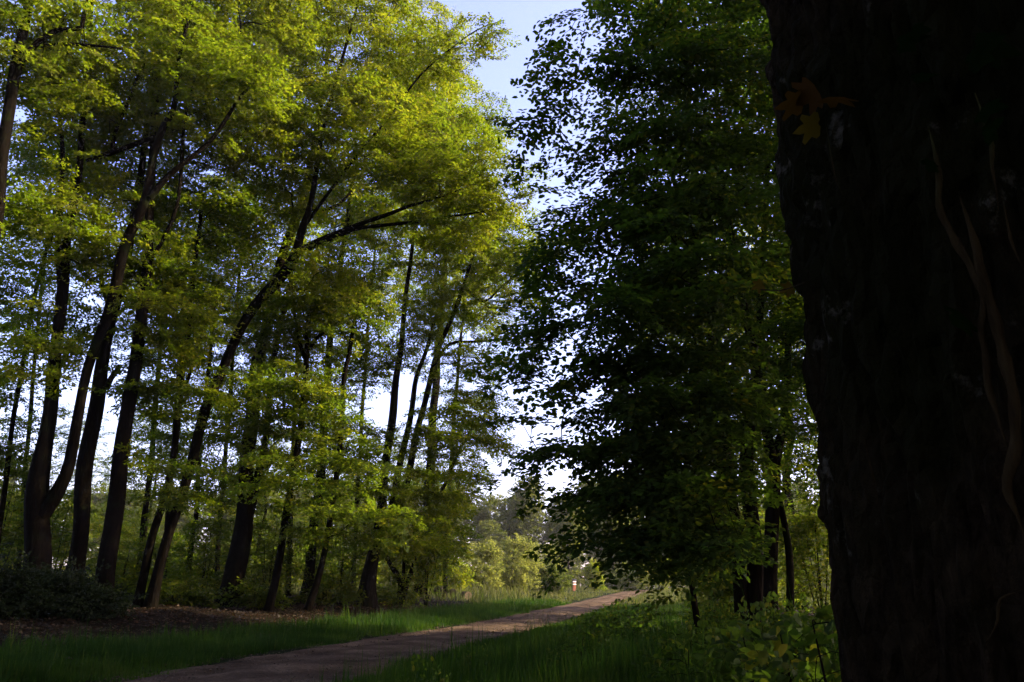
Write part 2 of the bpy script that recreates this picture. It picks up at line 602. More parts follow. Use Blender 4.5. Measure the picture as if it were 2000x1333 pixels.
def leaf_mesh(name, rng, tips, tdirs, n_leaves, size, shape, flat, spray_len, tint0=0.0, tint1=1.0):
    key = (n_leaves, flat, round(spray_len, 2))
    if key not in _TEMPL:
        _TEMPL[key] = [spray_template(np.random.default_rng(100 + i), n_leaves, spray_len, flat) for i in range(10)]
    T = _TEMPL[key]
    sv, _, sf = SHAPES[shape]
    V, Fc, tints, n = [], [], [], 0
    pick = rng.integers(0, len(T), len(tips))
    tips, tdirs = np.asarray(tips), np.asarray(tdirs)
    for ti in range(len(T)):
        sel = np.where(pick == ti)[0]
        if not len(sel):
            continue
        pos, dirs, nrm = T[ti]
        k = len(pos)
        X = tdirs[sel].copy()
        X[:, 2] = X[:, 2] * (1 - 0.65 * flat) - 0.12 + rng.normal(0, 0.12, len(sel))
        X += rng.normal(0, 0.18, X.shape)
        X /= np.linalg.norm(X, axis=1, keepdims=True)
        Zr = np.array([0, 0, 1.0]) + rng.normal(0, 0.55 * (1 - flat) + 0.12, (len(sel), 3))
        Y = np.cross(Zr, X)
        Y /= np.linalg.norm(Y, axis=1, keepdims=True)
        Z = np.cross(X, Y)
        R = np.stack([X, Y, Z], -1)                                 # columns
        sc = rng.uniform(0.75, 1.25, len(sel))
        Pw = np.einsum('mij,kj->mki', R, pos) * sc[:, None, None] + (tips[sel] - X * spray_len * 0.35 * sc[:, None])[:, None, :]
        Dw = np.einsum('mij,kj->mki', R, dirs)
        Nw = np.einsum('mij,kj->mki', R, nrm)
        Pw, Dw, Nw = Pw.reshape(-1, 3), Dw.reshape(-1, 3), Nw.reshape(-1, 3)
        keep = rng.random(len(Pw)) < 0.93
        Pw, Dw, Nw = Pw[keep], Dw[keep], Nw[keep]
        Dw += rng.normal(0, 0.2, Dw.shape)
        Dw /= np.linalg.norm(Dw, axis=1, keepdims=True)
        Yw = np.cross(Nw, Dw)
        Yw /= np.linalg.norm(Yw, axis=1, keepdims=True) + 1e-9
        Zw = np.cross(Dw, Yw)
        s = size * rng.uniform(0.7, 1.25, len(Pw))
        loc = (sv[None, :, 0:1] * Dw[:, None, :] + sv[None, :, 1:2] * Yw[:, None, :] * 0.78 + sv[None, :, 2:3] * Zw[:, None, :]) * s[:, None, None]
        v = Pw[:, None, :] + loc
        m = len(Pw)
        f = (np.arange(m)[:, None, None] * len(sv) + sf[None, :, :] + n).reshape(-1, 3)
        spr = np.repeat(rng.random(len(sel)), k)[keep]
        t = np.clip(tint0 + (tint1 - tint0) * (0.45 * spr + 0.55 * rng.random(m)), 0, 1)
        V.append(v.reshape(-1, 3))
        Fc.append(f)
        tints.append(np.repeat(t, len(sf)))
        n += m * len(sv)
    return make_mesh(name, np.vstack(V), [np.vstack(Fc)], False, {"tint": ('FACE', np.concatenate(tints))})


def ellipsoid(rng, n, c, r):
    q = rng.normal(0, 1, (n, 3))
    q /= np.linalg.norm(q, axis=1, keepdims=True)
    q *= (rng.random((n, 1)) ** 0.42)
    return np.asarray(c) + q * np.asarray(r)


def grow(rng, stems, targets, step=0.5, lift=0.45, jit=0.05, rtip=0.0055, rpow=0.42):
    """Connects every target point to the skeleton with bent branches; returns chains, tips and tip directions."""
    est = sum(len(s[0]) for s in stems) + len(targets) * 14 + 50
    P = np.zeros((est, 3))
    par = np.full(est, -1, int)
    isstem = np.zeros(est, bool)
    n = 0
    for pts, att in stems:
        k = len(pts)
        P[n:n + k] = pts
        par[n + 1:n + k] = np.arange(n, n + k - 1)
        if n > 0 and att:
            par[n] = int(np.argmin(((P[:n] - pts[0]) ** 2).sum(1)))
        isstem[n:n + k] = True
        n += k
    ns = n
    base_z = P[0, 2]
    ok0 = P[:ns, 2] > base_z + min(1.2, 0.2 * (P[:ns, 2].max() - base_z))
    d0 = np.array([np.min(((P[:ns][ok0] - t) ** 2).sum(1)) for t in targets])
    chains, tips, tdir = [], [], []
    pen = np.zeros(est)
    pen[:ns][~ok0] = 50
    for ti in np.argsort(d0):
        t = targets[ti]
        d = t - P[:n]
        dist = np.sqrt((d ** 2).sum(1)) + 1e-6
        upf = d[:, 2] / dist
        cost = dist * (1 + 1.3 * np.clip(0.12 - upf, 0, 1)) + pen[:n]
        j = int(np.argmin(cost))
        dd = dist[j]
        if n + 16 > est:
            break
        pd = P[j] - P[par[j]] if par[j] >= 0 else np.array([0, 0, 1.0])
        pd = pd / (np.linalg.norm(pd) + 1e-9)
        u = d[j] / dd
        c1 = u + np.array([0, 0, lift]) + 0.3 * pd * (0 if isstem[j] else 1)
        c1 = P[j] + c1 / np.linalg.norm(c1) * dd * 0.5
        k = int(min(12, max(2, round(dd / step))))
        s = (np.arange(1, k + 1) / k)[:, None]
        pts = (1 - s) ** 2 * P[j] + 2 * s * (1 - s) * c1 + s * s * t
        if k > 2:
            pts[:-1] += rng.normal(0, jit * min(dd, 2.5), (k - 1, 3))
        P[n:n + k] = pts
        par[n] = j
        par[n + 1:n + k] = np.arange(n, n + k - 1)
        chains.append(np.concatenate([[j], np.arange(n, n + k)]))
        e = pts[-1] - (pts[-2] if k > 1 else P[j])
        tips.append(pts[-1])
        tdir.append(e / (np.linalg.norm(e) + 1e-9))
        if dd > 1.6 and k > 3:                    # foliage half-way along long branches too
            a = pts[k // 2]
            side = np.cross(e, [0, 0, 1.0]) * rng.choice([-1, 1]) + e * 0.6
            tips.append(a)
            tdir.append(side / (np.linalg.norm(side) + 1e-9))
        n += k
    cnt = np.zeros(n)
    for ch in chains:
        cnt[ch[-1]] += 1
    for i in range(n - 1, 0, -1):
        if par[i] >= 0:
            cnt[par[i]] += cnt[i]
    rad = rtip * np.maximum(cnt, 1) ** rpow
    return P[:n], rad, chains, np.array(tips), np.array(tdir), ns


def branches_mesh(name, P, rad, chains, ns, rmax=0.12):
    mb = MB()
    for ch in chains:
        r = np.minimum(rad[ch], rmax)
        r[0] = r[1] if len(r) > 1 else r[0]
        s = 3 if r[0] < 0.02 else (4 if r[0] < 0.04 else 6)
        mb.tube(P[ch], r, s, False)
    return mb.mesh(name)


def stem_mesh(name, rng, pts, r, sides=12, flare=0.0, rough=0.06):
    h = np.concatenate([[0], np.cumsum(np.linalg.norm(np.diff(pts, axis=0), axis=1))])
    rr = r * (1 + flare * np.exp(-h / 0.55))
    a = np.arange(sides) * 2 * math.pi / sides
    o = rng.uniform(0, 50)
    f = 1 + (fbm(np.cos(a)[None, :] * 1.6 + o, np.sin(a)[None, :] * 1.6, h[:, None] * 0.5) - 0.44) * rough * 6
    f = f + (flare * 0.55 * np.exp(-h / 0.4))[:, None] * (np.sin(a * 5 + o) * 0.5)[None, :]
    mb = MB()
    mb.tube(pts, rr, sides, f)
    return mb.mesh(name)


def build_tree(name, label, group, D_pts, blobs, leaf, bark=M_BARK, seed=0, limbs=(), leaves=140, size=0.122, shape='tri',
               flat=0.75, spray=1.1, flare=0.22, lift=0.45, base=None, tint=(0, 1), local_pts=None, cat="tree", rtip=0.0055,
               sides=12, part="trunk", tiers=0.0):
    """D_pts: world points of the trunk with radii [(point, r)...]; limbs likewise. blobs: [(centre, radii, n)]."""
    rng = np.random.default_rng(seed)
    pts = np.array([p for p, r in D_pts])
    rr = np.array([r for p, r in D_pts])
    origin = pts[0].copy() if base is None else np.asarray(base, float)
    root = empty(name, origin)
    tag(root, label, cat, group)
    stems = []

    def one(pl, rl, nm, att, fl):
        c = catmull(pl, 0.35)
        t0 = np.concatenate([[0], np.cumsum(np.linalg.norm(np.diff(pl, axis=0), axis=1))])
        t1 = np.concatenate([[0], np.cumsum(np.linalg.norm(np.diff(c, axis=0), axis=1))])
        r = np.interp(t1 / t1[-1] * t0[-1], t0, rl)
        w = rng.normal(0, 1, 3)
        c = c + 0.18 * np.minimum(r[:, None], 0.2) * np.sin(t1[:, None] * 1.7 + w[None, :] * 3)
        obj(nm, stem_mesh(nm, rng, c - origin, r, sides if r[0] > 0.07 else 8, fl), bark, root)
        stems.append((c, att))

    one(pts, rr, part, False, flare)
    for lb in limbs:
        one(np.array([p for p, r in lb]), np.array([r for p, r in lb]), "limb" if part == "trunk" else part, True, 0.0)
    targets = np.vstack([ellipsoid(rng, n, c, r) for c, r, n in blobs])
    if tiers:                                          # foliage held in flat, slightly drooping layers
        hd = np.hypot(targets[:, 0] - pts[len(pts) // 2, 0], targets[:, 1] - pts[len(pts) // 2, 1])
        zz = targets[:, 2] + 0.16 * hd
        targets[:, 2] = np.round(zz / tiers) * tiers + rng.normal(0, 0.09 * tiers, len(targets)) - 0.16 * hd
    P, rad, chains, tips, tdir, ns = grow(rng, stems, targets, lift=lift, rtip=rtip)
    P = P - origin
    tag(obj("twigs", branches_mesh("twigs", P, rad, chains, ns, 0.55 * rr[0]), bark, root), kind="stuff")
    tag(obj("crown", leaf_mesh("crown", rng, tips - origin, tdir, leaves, size, shape, flat, spray, *tint), leaf, root), kind="stuff")
    return root


DENS = 1.0


def B(px, py, D, rx, ry, rd, n):
    """Crown blob: centre pixel and depth, half-width and half-height in pixels, half-depth in metres, twig count."""
    return (U(px, py, D), (px2m(rx, py, D), rd, px2m(ry, py, D)), int(round(n * DENS)))


WIDTH = 1.0


def line(D, pts):
    """Trunk line through photo pixels (x, y, width) at depth D (or (D0, D1) from bottom to top)."""
    D0, D1 = D if isinstance(D, tuple) else (D, D)
    k = len(pts)
    out = []
    for i, (x, y, w) in enumerate(pts):
        d = D0 + (D1 - D0) * i / max(1, k - 1)
        out.append((U(x, y, d), px2m(w, y, d) / 2 * WIDTH))
    return out


def ground_line(D, pts):
    """line() with its foot set on (just under) the ground."""
    l = line(D, pts)
    p0, r0 = l[0]
    g = np.array([p0[0], p0[1], float(gh(p0[0], p0[1])) - 0.08])
    if p0[2] > g[2] + 0.25:
        d = l[0][0] - l[1][0]
        g2 = p0 + d / abs(d[2] + 1e-9) * (p0[2] - g[2])
        g2 = np.array([g2[0], g2[1], g[2]])
        return [(g2, r0 * 1.05)] + l
    l[0] = (g, r0)
    return l


# ------------------------------------------------------------------ left-hand row of trees
DENS = 1.2
WIDTH = 0.84
GL = "tall trees in the row left of the path"
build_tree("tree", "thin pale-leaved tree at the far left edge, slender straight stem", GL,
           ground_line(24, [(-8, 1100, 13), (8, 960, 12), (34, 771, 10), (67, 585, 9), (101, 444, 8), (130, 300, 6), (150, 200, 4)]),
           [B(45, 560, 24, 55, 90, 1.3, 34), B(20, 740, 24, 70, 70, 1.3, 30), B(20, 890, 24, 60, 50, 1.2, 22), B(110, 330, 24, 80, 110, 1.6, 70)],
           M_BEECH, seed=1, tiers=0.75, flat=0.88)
build_tree("tree", "dark leaning trunk cut off by the upper left corner, big bent limb", GL,
           ground_line(17.5, [(-190, 1260, 62), (-120, 900, 46), (-60, 640, 36), (-6, 420, 28), (6, 280, 26), (24, 170, 24), (48, 50, 20), (75, -120, 16), (100, -350, 10)]),
           [B(90, 60, 18, 130, 120, 2.2, 130), B(-140, 80, 17, 200, 260, 2.6, 130), B(100, -260, 18, 260, 210, 3.0, 220), B(-90, 420, 17, 80, 120, 1.5, 30)],
           M_OAK, seed=2, tint=(0.0, 0.75), limbs=[
               line(17.5, [(22, 175, 18), (45, 120, 15), (72, 85, 13), (110, 60, 12), (160, 54, 11), (165, 25, 10), (178, -20, 8)]),
               line(18.0, [(36, 110, 14), (80, 90, 9), (140, 86, 8), (190, 90, 6), (240, 96, 4)])], leaves=133, size=0.119, spray=1.0, tiers=0.8, flat=0.68)
build_tree("tree", "large dark tree with trunk forked low down, above the dark bush at left", GL,
           ground_line(20, [(70, 1185, 66), (72, 1080, 56), (76, 970, 50), (88, 860, 33), (101, 754, 29), (115, 653, 26), (122, 552, 25), (132, 467, 20), (147, 390, 17), (158, 280, 14), (170, 140, 11), (185, -60, 8)]),
           [B(150, 200, 20, 130, 140, 2.2, 150), B(200, -180, 20, 220, 200, 3.0, 200), B(90, 430, 19.5, 70, 80, 1.6, 40),
            B(180, 480, 20, 90, 70, 1.6, 50), B(80, 700, 19, 60, 70, 1.3, 24), B(350, 90, 20.5, 120, 130, 2.0, 110), B(500, 150, 20, 60, 50, 1.2, 34)],
           M_OAK, seed=3, tint=(0.0, 0.8), limbs=[
               line(20, [(82, 1010, 38), (100, 985, 34), (126, 930, 28), (140, 870, 25), (160, 780, 22), (178, 700, 22), (205, 625, 24), (228, 555, 24), (246, 480, 24), (266, 430, 22), (283, 385, 21), (300, 310, 17), (320, 250, 16), (338, 215, 13), (344, 160, 11), (350, 110, 9), (372, 20, 7), (380, -100, 5)]),
               line(20, [(294, 388, 16), (330, 345, 13), (366, 313, 12), (405, 280, 10), (440, 235, 9), (470, 190, 7), (500, 160, 5)]),
               line(20, [(304, 272, 15), (270, 280, 13), (240, 290, 12), (205, 302, 13), (168, 314, 8)]),
               line(20, [(220, 297, 11), (222, 265, 9), (240, 225, 9), (262, 170, 9), (285, 122, 6)]),
               line(20.2, [(120, 560, 18), (112, 470, 15), (118, 400, 13), (122, 300, 10), (110, 180, 7)])], leaves=133, size=0.119, spray=1.0, tiers=0.8, flat=0.68)
build_tree("tree", "straight dark trunk with a broken stub, right of the forked tree", GL,
           ground_line(22, [(140, 1170, 44), (148, 1096, 38), (160, 1000, 36), (172, 880, 35), (190, 770, 32), (206, 687, 27), (222, 610, 22), (246, 520, 20), (262, 420, 18), (280, 300, 14), (300, 150, 11), (315, -50, 8)]),
           [B(270, 540, 22, 100, 60, 1.8, 60), B(300, 300, 23, 150, 110, 2.4, 130), B(330, 60, 23, 170, 130, 2.6, 160), B(150, 640, 22, 90, 50, 1.5, 34), B(300, -220, 23, 250, 170, 3, 150)],
           M_OAK, seed=4, tint=(0.0, 0.65), limbs=[line(22, [(206, 760, 14), (216, 738, 13), (230, 720, 12), (233, 712, 8)]),
                                 line(22, [(222, 620, 14), (200, 560, 9), (196, 470, 8), (190, 380, 6)])], leaves=133, size=0.119, spray=1.0, tiers=0.8, flat=0.6)
build_tree("tree", "thick straight trunk, widest of the bare trunks left of the leaning pair", GL,
           ground_line(21, [(200, 1200, 48), (206, 1148, 42), (216, 1040, 40), (228, 960, 38), (246, 840, 34), (256, 754, 30), (270, 670, 28), (280, 602, 26), (286, 518, 22), (292, 420, 20), (298, 300, 17), (304, 200, 16), (318, 80, 13), (330, -60, 10), (340, -250, 6)]),
           [B(420, 210, 21.5, 150, 120, 2.4, 160), B(450, 20, 22, 180, 120, 2.6, 170), B(420, -220, 22, 260, 170, 3, 180), B(340, 620, 21, 90, 60, 1.8, 50), B(210, 400, 21, 90, 80, 1.8, 50)],
           M_OAK, seed=5, tint=(0.05, 0.85), limbs=[line(21, [(286, 520, 12), (318, 470, 9), (345, 405, 9), (354, 330, 8), (362, 230, 7), (390, 120, 5)])], leaves=133, size=0.119, spray=1.0, tiers=0.8, flat=0.68)
build_tree("tree", "slim sunlit trunk standing back in the clearing behind the dark row", GL,
           ground_line(34, [(270, 1150, 15), (274, 1090, 14), (280, 1024, 13), (292, 940, 13), (298, 860, 12), (306, 760, 11), (316, 640, 9), (325, 520, 7)]),
           [B(320, 690, 34, 90, 90, 2.2, 60), B(300, 900, 33, 70, 60, 1.8, 26), B(330, 520, 34, 90, 80, 2.2, 70)], M_BEECH, seed=6, tiers=0.75, flat=0.88)
build_tree("tree", "left stem of the pair of slim dark leaning trunks", GL,
           ground_line(23, [(264, 1196, 22), (280, 1120, 19), (296, 1056, 18), (320, 980, 17), (336, 900, 16), (348, 800, 15), (362, 680, 13), (376, 570, 11), (386, 470, 9), (396, 380, 7)]),
           [B(380, 560, 23, 100, 70, 2, 70), B(360, 760, 22.5, 110, 60, 1.8, 60), B(330, 940, 22, 70, 50, 1.4, 24), B(400, 420, 23, 110, 70, 2, 70)],
           M_BEECH, seed=7, tiers=0.75, flat=0.88)
build_tree("tree", "long curved trunk leaning far right, its limbs fanning out over the path", GL,
           ground_line((23, 24), [(288, 1196, 30), (308, 1120, 24), (332, 1040, 22), (356, 960, 22), (380, 880, 22), (402, 805, 23), (428, 735, 23), (460, 660, 23), (500, 597, 24), (545, 545, 25), (574, 500, 22), (590, 450, 17), (607, 400, 14), (622, 300, 11), (650, 180, 8), (690, 40, 6), (720, -80, 4)]),
           [B(690, 250, 24, 150, 110, 2.5, 190), B(700, 80, 25, 180, 110, 2.6, 190), B(850, 330, 24, 130, 75, 2.2, 120), B(960, 370, 24, 80, 50, 1.6, 46),
            B(560, 330, 24, 110, 100, 2.2, 110), B(720, -170, 25, 250, 150, 3, 180), B(620, 540, 23.5, 80, 50, 1.6, 40), B(900, 430, 24, 110, 40, 1.5, 46), B(945, 72, 24, 48, 24, 0.8, 14), B(880, 120, 24, 50, 40, 1.2, 20)],
           M_OAK, seed=8, tint=(0.05, 0.95), limbs=[
               line(24, [(574, 500, 18), (602, 480, 16), (642, 461, 13), (700, 440, 11), (763, 418, 9), (800, 402, 7), (860, 385, 5), (930, 360, 3)]),
               line(24, [(600, 486, 14), (640, 472, 11), (690, 448, 10), (753, 440, 8), (820, 434, 7), (871, 424, 5), (960, 412, 3)]),
               line(24, [(596, 440, 9), (640, 380, 8), (700, 300, 7), (760, 230, 6), (810, 160, 5), (850, 120, 4), (930, 60, 3), (985, 40, 2)]),
               line(24, [(350, 790, 8), (380, 700, 8), (400, 640, 7), (430, 560, 5)])], leaves=133, size=0.119, spray=1.0, tiers=0.8, flat=0.68)
build_tree("tree", "slim greenish trunk between the leaning pair and the flared trunk", GL,
           ground_line(30, [(362, 1185, 12), (374, 1060, 11), (384, 1000, 11), (388, 920, 10), (396, 820, 9), (410, 700, 8), (420, 560, 6)]),
           [B(420, 820, 29, 80, 70, 2, 50), B(440, 960, 28, 80, 50, 1.8, 36), B(440, 650, 30, 90, 90, 2, 70)], M_BEECH, seed=9, tiers=0.75, flat=0.88)
build_tree("tree", "large trunk with widely flared root foot, in the middle of the row", GL,
           ground_line(27, [(448, 1190, 66), (456, 1140, 48), (470, 1060, 44), (480, 960, 36), (488, 840, 32), (500, 738, 29), (517, 650, 26), (540, 560, 24), (562, 470, 22), (590, 395, 18), (610, 300, 14), (630, 180, 11), (650, 20, 8)]),
           [B(560, 640, 27, 110, 80, 2.3, 90), B(520, 820, 26, 100, 80, 2, 70), B(500, 470, 27, 110, 80, 2.4, 100), B(560, 190, 27, 140, 130, 3, 190), B(580, -40, 28, 170, 110, 3, 150), B(790, 180, 27, 100, 110, 2.4, 130)],
           M_OAK, seed=10, tint=(0.05, 0.8), limbs=[line(27, [(588, 400, 11), (620, 412, 8), (660, 400, 7), (690, 370, 5)]),
                                  line(27, [(470, 1050, 30), (498, 960, 20), (518, 860, 16), (530, 738, 14), (545, 650, 12), (570, 540, 9)])], leaves=133, size=0.119, spray=1.0, tiers=0.8, flat=0.68, flare=0.12)
build_tree("tree", "slender dark stem just right of the flared trunk", GL,
           ground_line(26, [(522, 1200, 20), (548, 1080, 17), (560, 1000, 16), (576, 900, 15), (592, 808, 14), (598, 704, 12), (601, 636, 10), (612, 560, 8)]),
           [B(600, 620, 26, 90, 70, 2, 70), B(580, 780, 25, 100, 70, 2, 70), B(560, 930, 25, 100, 50, 1.6, 44), B(620, 1010, 25, 70, 40, 1.4, 26)], M_BEECH, seed=11, tiers=0.75, flat=0.88,
           limbs=[line(26, [(598, 704, 9), (585, 670, 8), (576, 620, 6), (570, 560, 4)]), line(26, [(592, 700, 8), (620, 660, 7), (640, 645, 5)])])
build_tree("tree", "upright mossy trunk behind the thin stem that leans right", GL,
           ground_line(31, [(592, 1190, 30), (600, 1140, 25), (610, 1060, 22), (620, 980, 21), (632, 860, 19), (642, 704, 17), (652, 610, 15), (668, 500, 12), (690, 350, 9)]),
           [B(670, 560, 31, 90, 70, 2.4, 80), B(690, 720, 31, 80, 60, 2, 50), B(720, 400, 31, 130, 90, 3, 150), B(800, 250, 31, 110, 90, 3, 130), B(670, 880, 30, 90, 70, 2, 56)],
           M_BEECH, seed=12, flat=0.7)
build_tree("tree", "thin dark stem leaning right, between the mossy trunk and the path-side clump", GL,
           ground_line(27, [(600, 1206, 17), (628, 1100, 14), (648, 1000, 13), (660, 900, 12), (669, 805, 12), (672, 738, 11), (682, 687, 10), (690, 636, 9), (704, 580, 7), (712, 540, 5)]),
           [B(700, 610, 27, 60, 50, 1.6, 40), B(700, 900, 26.5, 70, 60, 1.6, 40), B(730, 1010, 26, 70, 40, 1.4, 34), B(640, 790, 26.5, 60, 50, 1.4, 34)], M_BEECH, seed=13, tiers=0.75, flat=0.88)
build_tree("tree", "clump of three tall stems by the path, sunlit on its right foot", GL,
           ground_line(31, [(714, 1195, 46), (720, 1140, 36), (734, 1060, 27), (748, 970, 20), (757, 880, 18), (768, 800, 17), (775, 738, 15), (782, 687, 13), (788, 620, 11), (800, 520, 9), (815, 400, 6)]),
           [B(850, 470, 31, 130, 70, 2.6, 130), B(960, 480, 31, 110, 60, 2.4, 90), B(900, 590, 31, 110, 60, 2.2, 90), B(860, 310, 31, 120, 90, 2.6, 140), B(1010, 520, 30, 70, 45, 2, 44), B(1065, 480, 29, 45, 40, 1.6, 26), B(1030, 590, 29, 50, 30, 1.6, 20), B(1010, 690, 29.5, 55, 22, 1.5, 20), B(960, 860, 30, 55, 24, 1.5, 20),
            B(800, 660, 31, 70, 50, 2, 36), B(900, 700, 30.5, 100, 40, 2, 46), B(860, 850, 30, 100, 50, 2, 60), B(920, 790, 30, 90, 35, 1.8, 34), B(820, 960, 29.5, 105, 50, 2, 70), B(800, 1045, 29, 85, 35, 1.8, 46), B(930, 240, 31, 60, 60, 2, 50)],
           M_OAK, seed=14, leaves=133, size=0.119, spray=1.0, tiers=0.8, flat=0.78, tint=(0, 0.8), limbs=[
               line(31, [(730, 1090, 22), (748, 1040, 17), (766, 980, 16), (788, 880, 15), (804, 800, 13), (814, 738, 11), (831, 690, 9), (850, 620, 7)]),
               line(31, [(738, 1070, 20), (766, 1020, 17), (794, 940, 16), (814, 850, 15), (826, 800, 14), (841, 738, 13), (858, 680, 12), (878, 630, 10), (905, 560, 8), (930, 480, 6)]),
               line(31, [(850, 705, 9), (880, 672, 7), (930, 668, 6), (1000, 660, 4)]),
               line(31, [(905, 560, 7), (945, 590, 6), (985, 555, 4), (1040, 520, 3)])])
build_tree("tree", "grey trunk behind the three-stemmed clump, reaching the tall yellow crown", GL,
           ground_line(40, [(816, 1180, 27), (822, 1130, 24), (832, 1040, 22), (840, 920, 21), (846, 820, 19), (856, 680, 16), (866, 560, 13), (872, 420, 10), (876, 280, 7)]),
           [B(880, 380, 40, 100, 90, 3, 130), B(850, 210, 40, 100, 100, 3, 150), B(780, 60, 40, 120, 100, 3.4, 150), B(900, 560, 40, 90, 60, 3, 80), B(800, 560, 40, 90, 60, 3, 70), B(890, 100, 40, 40, 60, 2, 24)],
           M_OAK, seed=15, tint=(0.2, 1.0), leaves=133, size=0.119, spray=1.0, tiers=0.8, flat=0.68)
build_tree("tree", "thin crooked stem leaning over the bright bushes at the row's end", GL,
           ground_line(35, [(806, 1175, 13), (826, 1080, 10), (852, 988, 9), (880, 920, 8), (904, 868, 7), (926, 830, 5)]),
           [B(910, 850, 35, 60, 40, 2, 36), B(905, 930, 35, 55, 35, 1.8, 34), B(870, 1010, 34, 60, 35, 1.8, 40), B(870, 1070, 34, 40, 25, 1.5, 20)], M_BEECH, seed=16, tiers=0.75, flat=0.88)
build_tree("tree", "low bush-like tree of several bent stems at the path edge", GL,
           ground_line(33, [(786, 1180, 15), (784, 1140, 14), (770, 1115, 12), (757, 1096, 10), (748, 1070, 7), (740, 1040, 5)]),
           [B(750, 1050, 33, 60, 35, 1.5, 34), B(800, 1060, 33, 60, 35, 1.5, 36)], M_BEECH, seed=17, tiers=0.75, flat=0.88,
           limbs=[line(33, [(786, 1170, 14), (792, 1145, 12), (808, 1104, 10), (818, 1060, 6)]), line(33, [(786, 1165, 10), (788, 1110, 8), (790, 1060, 5)])])

for i, (lab, D, pts, bl) in enumerate([
    ("slim dark stem between the thick straight trunk and the leaning pair, standing back", 30, [(318, 1180, 13), (326, 1040, 12), (338, 880, 10), (350, 700, 9), (362, 520, 7), (370, 380, 4)], [(350, 640, 80, 70, 50), (370, 450, 90, 80, 70), (340, 850, 80, 60, 40)]),
    ("slim dark stem left of the flared trunk, standing back", 33, [(420, 1175, 12), (428, 1050, 11), (440, 900, 10), (452, 740, 9), (466, 560, 7), (478, 400, 5)], [(470, 560, 90, 80, 70), (450, 740, 90, 60, 50), (500, 400, 90, 80, 70), (430, 930, 80, 50, 36)]),
    ("slim stem behind the slender stem right of the flared trunk", 34, [(562, 1180, 12), (566, 1050, 11), (572, 880, 10), (580, 700, 9), (588, 540, 7), (600, 400, 5)], [(600, 560, 90, 70, 60), (570, 720, 80, 60, 46), (640, 420, 90, 70, 70), (560, 900, 80, 50, 36)]),
    ("slim stem between the thin leaning stem and the three-stemmed clump", 36, [(690, 1175, 11), (694, 1050, 10), (702, 900, 9), (712, 740, 8), (722, 600, 6), (734, 480, 4)], [(730, 560, 80, 60, 60), (710, 700, 60, 40, 30), (690, 960, 80, 50, 40), (760, 450, 90, 60, 60)]),
    ("slim stem right of the three-stemmed clump, standing back", 42, [(868, 1170, 11), (872, 1060, 10), (880, 920, 9), (890, 780, 8), (902, 640, 6), (915, 520, 4)], [(910, 620, 80, 60, 60), (890, 780, 70, 40, 30), (950, 520, 80, 60, 60), (880, 920, 80, 50, 40)]),
    ("slim far-left stem between the picture edge and the forked tree", 31, [(34, 1160, 12), (44, 1000, 11), (58, 820, 9), (74, 640, 8), (90, 480, 6), (100, 360, 4)], [(70, 640, 70, 50, 34), (90, 470, 70, 70, 50), (50, 830, 60, 50, 26)]),
]):
    build_tree("tree", lab, GL, ground_line(D, pts), [B(x, y, D, rx, ry, 2.0, n) for x, y, rx, ry, n in bl], M_BEECH, seed=70 + i, tiers=0.75, flat=0.88)

# ------------------------------------------------------------------ right-hand trees
DENS = 1.0
WIDTH = 1.0
GR = "dark trees close on the right of the path"
DENS = 0.76
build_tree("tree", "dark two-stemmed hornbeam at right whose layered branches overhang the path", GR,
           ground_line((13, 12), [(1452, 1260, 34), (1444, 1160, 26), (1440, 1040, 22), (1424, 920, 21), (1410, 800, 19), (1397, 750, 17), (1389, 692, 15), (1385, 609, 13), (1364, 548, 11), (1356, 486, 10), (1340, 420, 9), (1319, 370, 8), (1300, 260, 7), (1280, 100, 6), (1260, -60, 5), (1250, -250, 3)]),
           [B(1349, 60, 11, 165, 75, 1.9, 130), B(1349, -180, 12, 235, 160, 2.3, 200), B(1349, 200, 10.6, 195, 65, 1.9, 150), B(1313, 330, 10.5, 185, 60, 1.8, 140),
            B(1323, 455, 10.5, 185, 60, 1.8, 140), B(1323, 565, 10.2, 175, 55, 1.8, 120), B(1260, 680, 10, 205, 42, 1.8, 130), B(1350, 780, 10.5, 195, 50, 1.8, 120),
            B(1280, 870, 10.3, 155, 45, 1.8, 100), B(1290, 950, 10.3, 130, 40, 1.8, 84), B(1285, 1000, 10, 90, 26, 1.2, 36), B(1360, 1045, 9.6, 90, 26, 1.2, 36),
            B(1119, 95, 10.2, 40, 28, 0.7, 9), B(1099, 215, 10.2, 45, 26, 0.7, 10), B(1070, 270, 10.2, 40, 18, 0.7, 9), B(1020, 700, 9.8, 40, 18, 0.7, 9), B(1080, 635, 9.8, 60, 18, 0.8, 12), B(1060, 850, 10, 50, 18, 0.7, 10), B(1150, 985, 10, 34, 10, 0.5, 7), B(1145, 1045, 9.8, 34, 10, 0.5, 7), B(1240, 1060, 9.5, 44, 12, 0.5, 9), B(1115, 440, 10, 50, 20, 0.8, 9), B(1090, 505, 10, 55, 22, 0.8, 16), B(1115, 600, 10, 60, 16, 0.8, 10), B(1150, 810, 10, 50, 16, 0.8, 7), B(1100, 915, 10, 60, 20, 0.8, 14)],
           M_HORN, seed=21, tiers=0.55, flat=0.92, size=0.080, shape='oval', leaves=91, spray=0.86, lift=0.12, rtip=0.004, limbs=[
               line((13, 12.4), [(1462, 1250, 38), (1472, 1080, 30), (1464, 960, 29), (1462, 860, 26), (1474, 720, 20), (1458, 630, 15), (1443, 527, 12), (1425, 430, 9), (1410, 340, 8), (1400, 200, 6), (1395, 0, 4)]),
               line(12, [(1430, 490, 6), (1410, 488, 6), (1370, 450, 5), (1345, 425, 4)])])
DENS = 1.6
